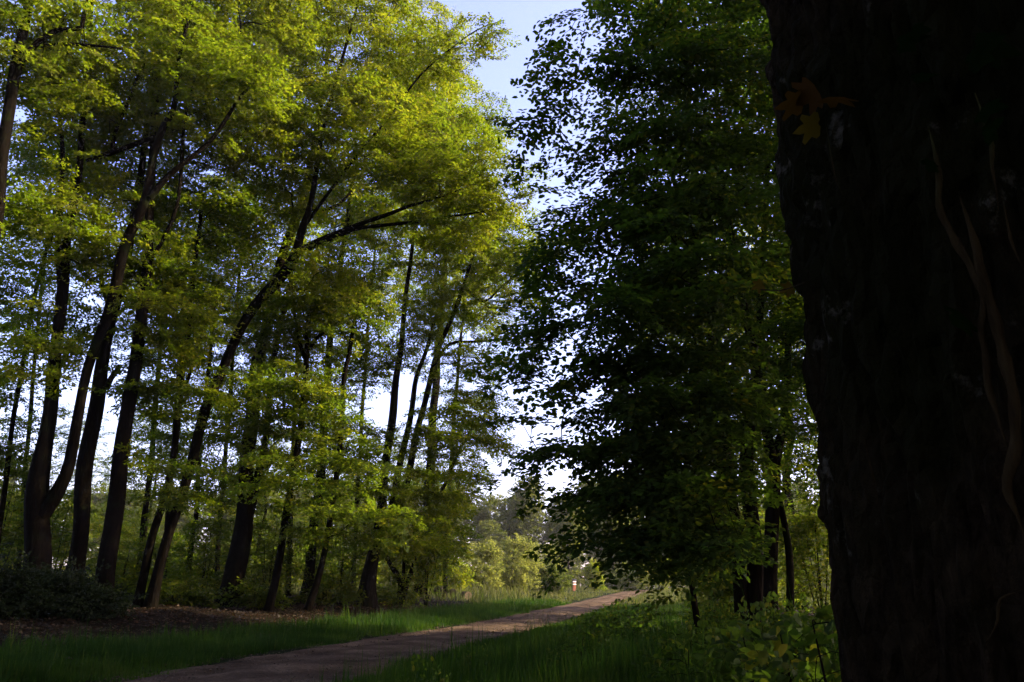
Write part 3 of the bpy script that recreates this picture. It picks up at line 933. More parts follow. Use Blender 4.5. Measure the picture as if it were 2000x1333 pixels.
build_tree("tree", "dark forked trunk with a bowed second stem, right of the overhanging hornbeam", GR,
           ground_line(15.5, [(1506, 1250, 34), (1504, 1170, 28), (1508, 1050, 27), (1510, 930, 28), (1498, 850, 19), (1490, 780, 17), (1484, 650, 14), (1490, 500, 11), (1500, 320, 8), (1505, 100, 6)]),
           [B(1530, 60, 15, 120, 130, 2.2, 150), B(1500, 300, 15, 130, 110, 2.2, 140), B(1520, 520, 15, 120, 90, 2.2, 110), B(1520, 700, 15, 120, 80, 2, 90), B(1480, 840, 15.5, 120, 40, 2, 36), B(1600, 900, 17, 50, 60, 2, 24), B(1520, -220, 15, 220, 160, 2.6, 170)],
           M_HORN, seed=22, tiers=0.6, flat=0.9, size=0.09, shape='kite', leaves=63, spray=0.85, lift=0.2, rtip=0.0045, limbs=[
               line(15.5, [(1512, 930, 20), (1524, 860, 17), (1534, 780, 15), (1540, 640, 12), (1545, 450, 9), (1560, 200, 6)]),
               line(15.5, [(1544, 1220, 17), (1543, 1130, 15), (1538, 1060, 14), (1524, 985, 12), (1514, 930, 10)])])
DENS = 1.0
build_tree("tree", "thin bowed stem in front of the right-hand trees, drooping twigs near the path", GR,
           ground_line(10.5, [(1372, 1260, 14), (1356, 1180, 12), (1344, 1080, 11), (1340, 1000, 11), (1320, 928, 9), (1300, 850, 7), (1285, 760, 5)]),
           [B(1330, 930, 10.2, 130, 40, 1.2, 50), B(1330, 1020, 9.8, 120, 30, 1.2, 44), B(1330, 1070, 9.8, 44, 30, 0.8, 18), B(1330, 800, 10, 110, 50, 1.2, 44)],
           M_HORN, seed=23, tiers=0.45, flat=0.92, size=0.070, shape='oval', leaves=63, spray=0.8, lift=0.05, rtip=0.004)
build_tree("tree", "dark straight stem standing farther back, left of the hornbeam's two stems", GR,
           ground_line(19, [(1396, 1230, 20), (1394, 1160, 17), (1388, 1060, 15), (1378, 900, 13), (1372, 760, 11), (1366, 560, 9), (1362, 350, 7), (1360, 120, 5)]),
           [B(1380, 860, 19, 120, 60, 2, 50), B(1360, 1000, 19, 60, 50, 2, 20), B(1370, 760, 19, 120, 60, 2, 60), B(1340, 600, 18.5, 150, 90, 2, 110), B(1340, 420, 18, 160, 100, 2, 120), B(1340, 220, 18, 150, 110, 2, 130), B(1350, 30, 18, 140, 100, 2, 110)], M_HORN, seed=24, flat=0.82, size=0.09, shape='tri', leaves=70, spray=0.9)


# ------------------------------------------------------------------ forest to the right (shades the path) and far forest
def local_tree(name, label, group, seed, H, r, blobs, leaf, loc, bark=M_BARK, limbs=0, **kw):
    rng = np.random.default_rng(seed + 900)
    k = 7
    z = np.linspace(-0.15, H * 0.93, k)
    wob = np.cumsum(rng.normal(0, 0.018 * H, (k, 2)), axis=0) * (np.arange(k)[:, None] > 0)
    pts = [(np.array([wob[i, 0], wob[i, 1], z[i]]), r * (1 - 0.88 * i / (k - 1))) for i in range(k)]
    bl = [((c[0], c[1], c[2]), q, n) for c, q, n in blobs]
    root = build_tree(name, label, group, pts, bl, leaf, bark, seed=seed, **kw)
    root.location = loc
    return root


GS = "tall trees of the wood to the right of the path"
sh_a = local_tree("tree", "tall dense tree in the dark wood behind the right-hand trunks", GS, 41, 19, 0.24,
                  [((0, 0, 8), (3.4, 3.4, 2.6), 120), ((0.4, 0, 12.5), (4.0, 4.0, 3.2), 210), ((-0.3, 0.3, 17), (3.0, 3.0, 2.8), 130), ((0, 0, 4.5), (3.0, 3.0, 1.4), 50)],
                  M_BEECH, (9.5, 20, 0), size=0.15, leaves=84, spray=1.2, flat=0.75, rtip=0.006)
sh_b = local_tree("tree", "tall dense tree in the dark wood behind the right-hand trunks", GS, 42, 17, 0.19,
                  [((0.5, 0, 6.5), (3.2, 3.2, 2.4), 120), ((-0.4, 0.2, 11), (3.6, 3.6, 3.0), 190), ((0, 0, 15.2), (2.6, 2.6, 2.4), 110), ((0, 0, 3.2), (2.6, 2.6, 1.0), 40)],
                  M_BEECH, (8.0, 27, 0), size=0.15, leaves=84, spray=1.2, flat=0.75, rtip=0.006)
spots = [(9.5, 20, 0, 0), (8.0, 30.5, 1, 1.0), (13.5, 20.3, 1, 2.2), (12.5, 35.8, 0, 4.0), (14.5, 14.5, 0, 0.9), (8.5, 12.5, 1, 3.1), (13.0, 8.0, 1, 5.0), (22, 29.5, 1, 2.0),
         (16.5, 38, 1, 1.4), (20, 10, 0, 3.3), (7.0, 4.5, 0, 5.5), (12.5, 0.5, 0, 1.1), (5.5, -5, 1, 0.2), (-1.5, -8, 0, 2.9), (-11, -6, 1, 2.0), (-15, 6, 0, 1.0), (-20, 14, 1, 0.3), (-17, -4, 0, 3.7), (-8, -15, 0, 4.4), (3, -15, 1, 5.1), (9, -11, 0, 0.8), (16, -7, 1, 2.6), (-24, 3, 1, 4.9), (-2, -22, 1, 1.9), (17, 3.5, 0, 1.3), (24, 17, 1, 0.7), (-1.5, -3.6, 0, 0.6), (3.6, -2.6, 1, 2.2), (-7, -10, 1, 3.9), (-20, 7.5, 0, 5.2)]
rr = np.random.default_rng(5)
for i, (x, y, k, a) in enumerate(spots):
    src = (sh_a, sh_b)[k]
    o = src if i in (0, 1) else copy_tree(src)
    o.location = (x, y, float(gh(x, y)) - 0.05)
    o.rotation_euler = (0, 0, a)
    s = rr.uniform(0.92, 1.1)
    o.scale = (s, s, s * rr.uniform(0.95, 1.05))
    if x < 0 or y < 3:  # trees out of view, added to cut skylight and deepen the shade
        tag(o, "tall unseen tree added to the wood around the viewer to block light, outside the picture", None, "unseen trees added around the viewer to block light")

for i, (x, y, k, a, sc, lab) in enumerate([
    (-33, 45, 1, 0.5, 0.66, "leafy tree in the clearing behind the far-left stems"),
    (-27, 49, 0, 1.9, 0.56, "leafy tree in the clearing seen through the gap beside the forked tree"),
    (-20.5, 44, 1, 3.0, 0.62, "leafy tree in the clearing behind the leaning pair of trunks"),
    (-16, 52, 0, 4.1, 0.58, "leafy tree in the clearing behind the flared trunk"),
    (-11, 47, 1, 5.0, 0.62, "leafy tree in the clearing behind the mossy trunk and thin leaning stem"),
    (-8.5, 58, 0, 0.2, 0.60, "leafy tree in the clearing behind the three-stemmed clump")]):
    o = copy_tree((sh_a, sh_b)[k])
    o.location = (x, y, float(gh(x, y)) - 0.05)
    o.rotation_euler = (0, 0, a)
    o.scale = (sc, sc, sc)
    tag(o, lab, None, "leafy trees in the clearing behind the row")

GF = "hazy trees of the far forest edge"
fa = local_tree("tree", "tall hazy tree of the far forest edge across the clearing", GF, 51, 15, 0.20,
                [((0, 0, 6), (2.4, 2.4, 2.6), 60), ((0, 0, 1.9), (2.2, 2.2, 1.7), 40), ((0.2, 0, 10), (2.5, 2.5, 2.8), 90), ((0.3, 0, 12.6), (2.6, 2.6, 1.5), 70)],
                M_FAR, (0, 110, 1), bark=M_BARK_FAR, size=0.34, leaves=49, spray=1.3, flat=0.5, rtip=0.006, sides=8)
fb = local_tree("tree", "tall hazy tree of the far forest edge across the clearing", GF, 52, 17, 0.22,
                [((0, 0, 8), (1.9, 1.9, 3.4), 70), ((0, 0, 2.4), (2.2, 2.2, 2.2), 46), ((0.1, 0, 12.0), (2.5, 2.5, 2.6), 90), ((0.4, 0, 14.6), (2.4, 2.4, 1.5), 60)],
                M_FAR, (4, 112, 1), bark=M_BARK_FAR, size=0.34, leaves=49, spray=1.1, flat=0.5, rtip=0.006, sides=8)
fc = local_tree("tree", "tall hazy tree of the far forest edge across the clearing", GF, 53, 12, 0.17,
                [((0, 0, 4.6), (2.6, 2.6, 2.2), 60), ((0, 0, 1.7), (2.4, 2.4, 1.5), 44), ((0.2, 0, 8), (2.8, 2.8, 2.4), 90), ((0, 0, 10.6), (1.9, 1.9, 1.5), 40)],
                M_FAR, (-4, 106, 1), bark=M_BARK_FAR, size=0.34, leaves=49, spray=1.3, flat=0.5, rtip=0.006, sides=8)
srcs, used = [fa, fb, fc], [False] * 3
far_spots = []
for row, (y0, sp) in enumerate(((96, 4.4), (104, 4.2), (113, 4.6), (124, 5.2))):
    x = -95 + row * 1.7
    while x < 52:
        far_spots.append((x + rr.normal(0, 0.9), y0 + rr.normal(0, 2.2) - 0.0022 * min(0, x + 10) ** 2, row))
        x += sp
for row, y0 in ((4, 150), (5, 168)):
    far_spots += [(x + rr.normal(0, 1), y0 + rr.normal(0, 3), row) for x in np.arange(18, 84, 4.6)]
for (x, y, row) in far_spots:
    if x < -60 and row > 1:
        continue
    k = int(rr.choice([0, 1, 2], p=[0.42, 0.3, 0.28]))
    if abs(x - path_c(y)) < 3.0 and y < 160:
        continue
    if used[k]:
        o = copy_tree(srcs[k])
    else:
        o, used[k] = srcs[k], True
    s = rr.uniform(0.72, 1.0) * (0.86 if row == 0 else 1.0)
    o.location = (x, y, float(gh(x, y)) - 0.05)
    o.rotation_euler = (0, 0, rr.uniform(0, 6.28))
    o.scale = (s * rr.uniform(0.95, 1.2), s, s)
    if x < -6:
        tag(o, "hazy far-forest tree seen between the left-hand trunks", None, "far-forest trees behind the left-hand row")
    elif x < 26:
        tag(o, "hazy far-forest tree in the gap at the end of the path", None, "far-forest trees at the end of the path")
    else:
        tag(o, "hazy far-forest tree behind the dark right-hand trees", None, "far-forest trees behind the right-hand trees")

# ------------------------------------------------------------------ bushes and undergrowth
def bush(name, label, group, px, py, D, rx, ry, n, leaf, seed, size=0.10, leaves=56, spray=0.8, flat=0.3, shape='tri', stems=4, rd=None, tint=(0, 1), lift=0.5):
    rng = np.random.default_rng(seed + 300)
    c = U(px, py, D)
    g = float(gh(c[0], c[1]))
    wx = px2m(rx, py, D)
    hz = px2m(ry, py, D)
    top = max(c[2] + hz, g + 0.5)
    cz = max(c[2], g + (top - g) * 0.45)
    foot = np.array([c[0], c[1], g - 0.05])
    main = [(foot, 0.03 + 0.006 * wx), (foot + [0.05, 0.0, (top - g) * 0.5], 0.022), (foot + [0.1, 0.05, (top - g) * 0.85], 0.01)]
    lm = []
    for k in range(stems):
        a = k * 2 * math.pi / stems + rng.uniform(-0.4, 0.4)
        q = np.array([math.cos(a) * wx * 0.5, math.sin(a) * (rd or wx) * 0.5, (top - g) * rng.uniform(0.55, 0.8)])
        lm.append([(foot + q * 0.02, 0.022), (foot + q * [0.55, 0.55, 0.5], 0.016), (foot + q, 0.007)])
    bl = [((c[0], c[1], cz), (wx * 0.9, (rd or wx * 0.9), (top - cz)), n),
          ((c[0] - wx * 0.35, c[1] - 0.2, g + (cz - g) * 0.55), (wx * 0.6, (rd or wx) * 0.7, (cz - g) * 0.55), n // 3),
          ((c[0] + wx * 0.4, c[1], g + (cz - g) * 0.6), (wx * 0.55, (rd or wx) * 0.7, (cz - g) * 0.6), n // 3)]
    for k in range(5):                                 # uneven outline
        a = rng.uniform(0, math.pi)
        bl.append(((c[0] + math.cos(a) * wx * 0.8, c[1] + rng.uniform(-0.4, 0.4) * wx, cz + math.sin(a) * (top - cz) * 0.85), (wx * 0.28, wx * 0.28, (top - cz) * 0.3), max(3, n // 10)))
    return build_tree(name, label, group, main, bl, leaf, M_BARK, seed=seed, limbs=lm, leaves=leaves, size=size, shape=shape, flat=flat,
                      spray=spray, flare=0, lift=lift, tint=tint, cat="bush", rtip=0.004, sides=6, part="stem")


GBU = "bushes in the sunny clearing"
for a in [
    ("pale feathery sunlit bush, largest of those beside the far path", 1000, 1105, 58, 52, 46, 130, M_WILLOW, 61),
    ("olive bush with a dark hollow, left of the pale feathery bush", 935, 1108, 55, 46, 42, 100, M_WILLOW, 62),
    ("yellow-green sunlit bush at the end of the tree row", 872, 1118, 50, 46, 42, 90, M_OAK, 63),
    ("low round dark green bush right of the pale feathery bush", 1072, 1132, 60, 36, 24, 70, M_BUSH, 64),
    ("small bright yellow bush just right of the striped post", 1160, 1126, 78, 15, 24, 44, M_OAK, 65),
    ("grey-green bush behind the low dark bush, left of the striped post", 1062, 1096, 74, 40, 30, 70, M_WILLOW, 66),
    ("low green bush near the path's far end", 1218, 1132, 84, 26, 18, 40, M_BUSH, 67),
    ("sunny bush partly hidden by the overhanging branches near the path's end", 1285, 1120, 84, 40, 30, 60, M_OAK, 68),
    ("bright bush seen right of the path-side clump of stems", 690, 1120, 50, 46, 34, 70, M_OAK, 69),
    ("bright bush seen between the mossy trunk and the thin leaning stem", 638, 1105, 54, 40, 44, 70, M_BEECH, 70),
    ("bright bush seen right of the flared trunk's foot", 545, 1112, 50, 50, 36, 80, M_OAK, 71),
    ("bright bush seen left of the flared trunk's foot", 405, 1105, 47, 50, 40, 80, M_OAK, 72),
    ("bright bush seen behind the pair of slim leaning trunks", 322, 1100, 44, 46, 46, 80, M_BEECH, 73),
    ("bright bush seen between the two thick straight trunks at left", 245, 1085, 48, 40, 50, 70, M_OAK, 74),
    ("bright bush seen through the fork gap at left", 128, 1040, 46, 50, 50, 80, M_OAK, 75),
    ("bright bush at the left picture edge behind the dark bush", 22, 1030, 45, 60, 60, 90, M_OAK, 76),
    ("bright bush farther back behind the flared trunk", 480, 1075, 62, 60, 40, 80, M_BEECH, 77),
    ("bright bush farther back behind the grey trunk of the row", 770, 1095, 58, 46, 40, 70, M_OAK, 78),
]:
    bush("bush", a[0], GBU, a[1], a[2], a[3], a[4], a[5], a[6], a[7], a[8], size=0.15 if a[3] < 60 else 0.17, leaves=49, spray=0.8)
for a in [
    ("low dark evergreen bush at the foot of the forked tree", 62, 1165, 18.6, 80, 44, 80, 81),
    ("low dark evergreen bush cut off by the left picture edge", -30, 1150, 18.2, 70, 60, 60, 82),
    ("low dark evergreen bush in front of the thick straight trunk", 170, 1175, 19.2, 70, 40, 66, 83),
]:
    bush("bush", a[0], "dark evergreen bushes under the left-hand row", a[1], a[2], a[3], a[4], a[5], a[6], M_EVER, a[7], size=0.085, leaves=49, spray=0.75, shape='kite', flat=0.55, stems=6, lift=0.9)
for a in [
    ("dim leafy sapling bush behind the right-hand trunks, nearest the big trunk", 1590, 1060, 21, 60, 90, 70, 84),
    ("dim leafy sapling bush seen between the forked trunk and the hornbeam", 1490, 1100, 24, 70, 70, 70, 85),
    ("dim leafy sapling bush left of the hornbeam's foot", 1400, 1120, 22, 60, 50, 60, 86),
    ("dim leafy sapling bush near the verge behind the bowed stem", 1420, 1150, 17, 45, 30, 36, 87),
]:
    bush("bush", a[0], "sapling bushes under the right-hand trees", a[1], a[2], a[3], a[4], a[5], a[6], M_BEECH, a[7], size=0.10, leaves=56, spray=0.8, flat=0.7, lift=0.2)

for i, (lab, px, py, D, rx, ry, n) in enumerate([
    ("dim leafy sapling between the thick straight trunk and the leaning pair", 240, 1120, 26, 60, 70, 60),
    ("dim leafy sapling just left of the flared trunk", 400, 1090, 29, 60, 80, 70),
    ("dim leafy sapling just right of the flared trunk", 530, 1080, 30, 60, 80, 70),
    ("dim leafy sapling behind the thin stem that leans right", 670, 1070, 33, 70, 80, 80),
    ("low dark sapling at the foot of the leaning pair", 340, 1165, 25, 60, 30, 40),
    ("low dark sapling at the foot of the flared trunk", 500, 1160, 27, 50, 30, 36),
    ("low dark sapling at the foot of the mossy trunk", 640, 1160, 30, 50, 28, 36),
    ("leafy sapling with arching sunlit sprays at the row's end", 835, 1080, 34, 50, 60, 60),
    ("low leafy sapling right of the path-side clump's sunlit foot", 775, 1150, 33, 40, 26, 30),
    ("slim leafy sapling at the left edge behind the evergreen bushes", 10, 1000, 26, 70, 110, 80),
    ("slim leafy sapling between the forked tree and the trunk with a stub", 120, 1030, 28, 50, 80, 50),
]):
    bush("sapling", lab, "saplings growing in the left-hand row", px, py, D, rx, ry, n, M_BEECH, 120 + i, size=0.11, leaves=63, spray=0.9, flat=0.82, lift=0.25)

# low leafy plants on the dark right verge
GU = "low leafy plants on the dark right-hand verge"
rp = np.random.default_rng(77)


def plant(seed, h, spread, n, leaf, size):
    rng = np.random.default_rng(seed)
    main = [(np.array([0, 0, -0.03]), 0.008), (np.array([0.02, 0.01, h * 0.5]), 0.006), (np.array([0.05, 0.0, h * 0.95]), 0.003)]
    return build_tree("plant", "low leafy plant in the dark undergrowth at the lower right", GU, main,
                      [((0, 0, h * 0.7), (spread, spread, h * 0.35), n), ((0, 0, h * 0.35), (spread * 0.8, spread * 0.8, h * 0.2), n // 2)],
                      leaf, M_BARK, seed=seed, leaves=21, size=size, shape='oval', flat=0.7, spray=0.32, flare=0, rtip=0.002, cat="plant", sides=6, part="stem")


pa, pb = plant(91, 0.50, 0.32, 12, M_HORN, 0.065), plant(92, 0.42, 0.38, 12, M_HORN, 0.06)
u2 = [False, False]
for i in range(74):
    y = rp.uniform(5.5, 17)
    edge = path_c(y) + 1.9
    x = edge + 1.2 + rp.uniform(0, 1) ** 0.8 * 6.5
    if x > y * 0.42 or x < edge + 0.6 or (y > 12.5 and x < edge + 2.2):
        continue
    k = int(rp.integers(0, 2))
    if u2[k]:
        o = copy_tree((pa, pb)[k])
    else:
        o, u2[k] = (pa, pb)[k], True
    o.location = (x, y, float(gh(x, y)))
    o.rotation_euler = (0, 0, rp.uniform(0, 6.28))
    s = rp.uniform(0.55, 1.05)
    o.scale = (s, s, s)
for (px, D, h, s, lab) in [(1545, 4.6, 0.62, 95, "broad-leaved young plant lit faintly beside the foot of the big trunk"),
                           (1615, 4.0, 0.66, 96, "broad-leaved young plant touching the left edge of the big trunk"),
                           (1470, 5.4, 0.50, 97, "broad-leaved young plant leaning left, lowest at the picture's bottom edge")]:
    q = U(px, 1250, D)
    g = float(gh(q[0], q[1]))
    main = [(np.array([q[0], q[1], g - 0.03]), 0.010), (np.array([q[0] - 0.02, q[1], g + h * 0.5]), 0.007), (np.array([q[0] - 0.06, q[1], g + h]), 0.003)]
    build_tree("plant", lab, "broad-leaved young plants by the big trunk", main, [((q[0], q[1], g + h * 0.75), (0.26, 0.2, 0.18), 12), ((q[0], q[1], g + h * 0.45), (0.22, 0.2, 0.12), 6)],
               M_HORN, seed=s, leaves=14, size=0.075, shape='oval', flat=0.6, spray=0.26, flare=0, rtip=0.002, cat="plant", sides=6, part="stem")


# ------------------------------------------------------------------ grass, fallen leaves, gravel
def scatter_blades(rng, x, y, h, w, bend=0.45):
    n = len(x)
    z = gh(x, y) - 0.01
    a = rng.uniform(0, 2 * math.pi, n)
    d = np.stack([np.cos(a), np.sin(a), np.zeros(n)], -1)
    s = np.stack([-np.sin(a), np.cos(a), np.zeros(n)], -1)
    b0 = np.stack([x, y, z], -1)
    bd = rng.uniform(0.1, 1.0, n) * bend
    tip = b0 + d * (h * bd)[:, None]
    tip[:, 2] += h * (1 - 0.35 * bd)
    hw_ = (w / 2)[:, None]
    v = np.stack([b0 - s * hw_, b0 + s * hw_, tip], 1).reshape(-1, 3)
    return v, np.arange(n)[:, None] * 3 + np.array([[0, 1, 2]])


def grass_patch(name, rng, x, y, h, w, label, mat=M_GRASS):
    tint = np.clip(0.35 * rng.random(len(x)) + 1.5 * (fbm(x * 0.9, y * 0.9) - 0.30) + 0.8 * (rng.random(len(x)) < 0.06), 0, 1)
    h = h * np.where(rng.random(len(x)) < 0.04, 1.9, 1.0) * (0.55 + 1.0 * vnoise(x * 2.1, y * 2.1))
    v, t = scatter_blades(rng, x, y, h, w)
    me = make_mesh(name, v, [t], False, {"tint": ('FACE', tint)})
    tag(obj(name, me, mat), label, "grass", kind="stuff")


rg = np.random.default_rng(33)


def verge(side, n, y0, y1, w0, w1, pw):
    y = y0 + (y1 - y0) * rg.random(n) ** pw
    e = np.interp(y, PATH_Y, PATH_W) / 2
    u = rg.random(n)
    off = w0 + (w1 - w0) * u
    x = path_c(y) + side * (e + off)
    keep = (off > (fbm(x * 1.6 + 8, y * 1.6) - 0.5) * 1.6) & (fbm(x * 0.9 + 3, y * 0.9) + 0.25 * rg.random(n) > 0.36) & (rg.random(n) > 0.75 * u ** 3)
    return x[keep], y[keep], off[keep]


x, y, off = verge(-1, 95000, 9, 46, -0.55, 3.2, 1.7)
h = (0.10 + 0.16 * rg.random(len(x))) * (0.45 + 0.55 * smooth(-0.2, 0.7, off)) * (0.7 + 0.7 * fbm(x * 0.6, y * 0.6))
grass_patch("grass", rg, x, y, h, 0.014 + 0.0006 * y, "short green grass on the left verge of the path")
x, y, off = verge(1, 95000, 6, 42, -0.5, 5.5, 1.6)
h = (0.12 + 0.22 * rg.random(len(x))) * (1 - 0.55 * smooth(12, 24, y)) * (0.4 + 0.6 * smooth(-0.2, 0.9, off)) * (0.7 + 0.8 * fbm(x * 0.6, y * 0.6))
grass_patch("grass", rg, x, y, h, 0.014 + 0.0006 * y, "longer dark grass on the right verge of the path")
post_xy = U(1121, 1150, 74)
n = 70000
y = 38 + 58 * rg.random(n)
x = -45 + 75 * rg.random(n)
k = (np.hypot(x - post_xy[0], y - post_xy[1] + 3) > 3.2) & (np.abs(x - path_c(y)) > 1.45) & (np.abs(x) < y * 0.75)
x, y = x[k], y[k]
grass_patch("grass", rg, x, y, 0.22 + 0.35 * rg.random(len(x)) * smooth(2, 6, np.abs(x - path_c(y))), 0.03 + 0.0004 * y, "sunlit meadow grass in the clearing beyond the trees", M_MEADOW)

n = 26000
y = 12 + 26 * rg.random(n)
x = path_c(y) - np.interp(y, PATH_Y, PATH_W) / 2 - 1.5 - 11 * rg.random(n)
xr = path_c(y) + 3.5 + 8 * rg.random(n)
sw = rg.random(n) < 0.22
x = np.where(sw, xr, x)
onp = rg.random(n) < 0.05
x = np.where(onp, path_c(y) + rg.normal(0, 1.1, n), x)
z = gh(x, y) + 0.012 + 0.02 * rg.random(n)
a = rg.uniform(0, 6.28, n)
D_ = np.stack([np.cos(a), np.sin(a), rg.normal(0, 0.25, n)], -1)
Nn = np.stack([rg.normal(0, 0.35, n), rg.normal(0, 0.35, n), np.ones(n)], -1)
Yy = np.cross(Nn, D_)
Zz = np.cross(D_, Yy)
sv, _, sf = SHAPES['kite']
s = 0.075 * rg.uniform(0.6, 1.3, n)
v = np.stack([x, y, z], -1)[:, None, :] + (sv[None, :, 0:1] * D_[:, None, :] + sv[None, :, 1:2] * 0.9 * Yy[:, None, :] + sv[None, :, 2:3] * 2 * Zz[:, None, :]) * s[:, None, None]
f = (np.arange(n)[:, None, None] * 4 + sf[None]).reshape(-1, 3)
M_LITTER = leaf_mat("fallen_leaf", [(0, (0.005, 0.0035, 0.002)), (0.6, (0.015, 0.010, 0.006)), (1, (0.045, 0.028, 0.015))], [(0, (0.05, 0.025, 0.01)), (1, (0.15, 0.08, 0.03))], 0.15, 0.7, 0.2)
me = make_mesh("leaf_litter", v.reshape(-1, 3), [f], False, {"tint": ('FACE', np.repeat(rg.random(n), 2))})
tag(obj("leaf_litter", me, M_LITTER), "brown fallen leaves under the left-hand trees", "leaf litter", kind="stuff")

n = 3400
y = 9.5 + 26 * rg.random(n) ** 1.5
x = path_c(y) + (rg.random(n) * 2 - 1) * (np.interp(y, PATH_Y, PATH_W) / 2 + 0.1)
z = path_z(y) + 0.012 + 0.02 * (1 - ((x - path_c(y)) / 1.7) ** 2)
oc = np.array([[1, 0, 0], [-1, 0, 0], [0, 1, 0], [0, -1, 0], [0, 0, 0.7], [0, 0, -0.7]])
of = np.array([[0, 2, 4], [2, 1, 4], [1, 3, 4], [3, 0, 4], [2, 0, 5], [1, 2, 5], [3, 1, 5], [0, 3, 5]])
s = rg.uniform(0.006, 0.018, n) * (1 + 0.8 * (rg.random(n) < 0.08))
v = np.stack([x, y, z], -1)[:, None, :] + oc[None] * s[:, None, None] * rg.uniform(0.6, 1.35, (n, 6, 1))
f = (np.arange(n)[:, None, None] * 6 + of[None]).reshape(-1, 3)
M_STONE = plain_mat("path_stone", (0.035, 0.025, 0.018), (0.10, 0.078, 0.058), 14)
tag(obj("gravel", make_mesh("gravel", v.reshape(-1, 3), [f], False), M_STONE), "loose small stones on the gravel path", "gravel", kind="stuff")

# ------------------------------------------------------------------ striped post by the far path, cut logs
M_POST = plain_mat("weathered_red_wood", (0.16, 0.055, 0.032), (0.24, 0.095, 0.060), 12)
M_WHITE = plain_mat("white_paint", (0.62, 0.58, 0.54), (0.76, 0.73, 0.69), 20)
M_CAP = plain_mat("dark_slate", (0.03, 0.03, 0.035), (0.05, 0.05, 0.055), 20)
q = U(1121, 1150, 74)
g = float(gh(q[0], q[1]))
post = empty("marker_post", (q[0], q[1], g))
tag(post, "red-brown wooden marker post with two white bands and dark cap beside the far path", "post")


def boxpart(name, c, s, mat, bev=0.01):
    mb = MB()
    mb.box(c, s)
    o = obj(name, mb.mesh(name, False), mat, post)
    bv = o.modifiers.new("bevel", 'BEVEL')
    bv.width = bev
    bv.segments = 2
    return o


boxpart("post", (0, 0, 0.42), (0.36, 0.16, 0.96), M_POST)
boxpart("white_band", (0.01, 0, 0.62), (0.39, 0.19, 0.09), M_WHITE)
boxpart("white_band", (0.0, 0, 0.82), (0.39, 0.19, 0.09), M_WHITE)
boxpart("cap", (0, 0, 0.97), (0.46, 0.24, 0.14), M_CAP, 0.03)
post.rotation_euler = (0, 0.04, 0.35)
post.scale = (0.85, 0.85, 1.1)

M_LOGBARK = bark_mat("log_bark", (0.012, 0.010, 0.008), (0.05, 0.04, 0.03))
M_CUT = plain_mat("cut_wood", (0.05, 0.036, 0.025), (0.11, 0.08, 0.052), 20)
for i, (px, py, D, r, ang, lab) in enumerate([(910, 1168, 43, 0.22, 0.5, "short cut log with pale sawn end, rightmost by the grass verge"),
                                             (884, 1166, 44, 0.19, 0.2, "short cut log with dark sawn end, left of the pale-ended log"),
                                             (858, 1168, 43.5, 0.24, -0.2, "thick cut log lying at the end of the tree row")]):
    q = U(px, py, D)
    g = float(gh(q[0], q[1]))
    root = empty("cut_log", (q[0], q[1], g))
    tag(root, lab, "log", "cut logs at the end of the tree row")
    L_ = 0.55
    d = np.array([math.sin(ang), -math.cos(ang), 0]) * L_ / 2
    c = np.array([0, 0, r * 0.75])
    pts = np.linspace(c - d, c + d, 8)
    obj("bark", stem_mesh("bark", np.random.default_rng(i), pts, np.full(8, r), 16, 0, 0.05), M_LOGBARK, root)
    mb = MB()
    t = d / np.linalg.norm(d)
    u = np.cross(t, [0, 0, 1.0])
    an = np.arange(18) * 2 * math.pi / 18
    for rad, o_ in ((r * 0.93, 0.006),):
        ring = (c + d + t * o_) + (np.cos(an)[:, None] * u + np.sin(an)[:, None] * np.array([0, 0, 1.0])) * rad
        v = np.vstack([c + d + t * (o_ + 0.006), ring])
        mb.add(v, t=[[0, 1 + k, 1 + (k + 1) % 18] for k in range(18)])
    obj("sawn_end", mb.mesh("sawn_end", False), M_CUT if i == 0 else M_LOGBARK, root)

# ------------------------------------------------------------------ the big ivy-grown trunk close at right
TD, TR = 1.70, 0.55
TA = math.radians(39.3)
TX, TY = TD * math.sin(TA), TD * math.cos(TA)
big = empty("tree", (TX, TY, float(gh(TX, TY))))
tag(big, "huge rough ivy-grown trunk close by, filling the right side", "tree")
bz = big.location.z
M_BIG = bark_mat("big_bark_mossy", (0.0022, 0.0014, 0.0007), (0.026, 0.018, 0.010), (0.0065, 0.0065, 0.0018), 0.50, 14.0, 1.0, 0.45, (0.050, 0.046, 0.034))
zs = np.concatenate([np.arange(-0.3, 0.9, 0.06), np.arange(0.9, 2.6, 0.010), np.arange(2.6, 4, 0.05), np.arange(4, 11.5, 0.25)])
nth = 190
# the side towards the camera gets the finer columns
camang = math.atan2(-TY, -TX)
t_ = np.linspace(-1, 1, nth, endpoint=False)
th = camang + math.pi * (0.55 * t_ + 0.45 * t_ ** 3)
TH, ZZ = np.meshgrid(th, zs)
cx, sx = np.cos(TH) * 4.5, np.sin(TH) * 4.5
wq = fbm(cx * 1.2, sx * 1.2, ZZ * 1.1) * 1.6
rid = np.abs(fbm(cx * 2.6 + wq, sx * 2.6 + wq, ZZ * 4.2, 3) - 0.44)
rid2 = np.abs(fbm(cx * 6 + wq, sx * 6, ZZ * 13 + 4, 2) - 0.37)
lump = fbm(cx * 0.6, sx * 0.6, ZZ * 0.7 + 9) - 0.44
Rr = TR * (1 + 0.5 * np.exp(-np.clip(ZZ + 0.3, 0, 9) / 0.22)) * np.interp(ZZ, [0, 4, 11.5], [0.965, 0.985, 0.55]) + np.clip(rid * 0.26, 0, 0.035) + np.clip(rid2, 0, 0.2) * 0.075 + lump * 0.05 - 0.045
V = np.stack([np.cos(TH) * Rr, np.sin(TH) * Rr, ZZ - (bz - bz)], -1).reshape(-1, 3)
nz_, nt_ = len(zs), nth
I = (np.arange(nz_ - 1)[:, None] * nt_ + np.arange(nt_)[None, :])
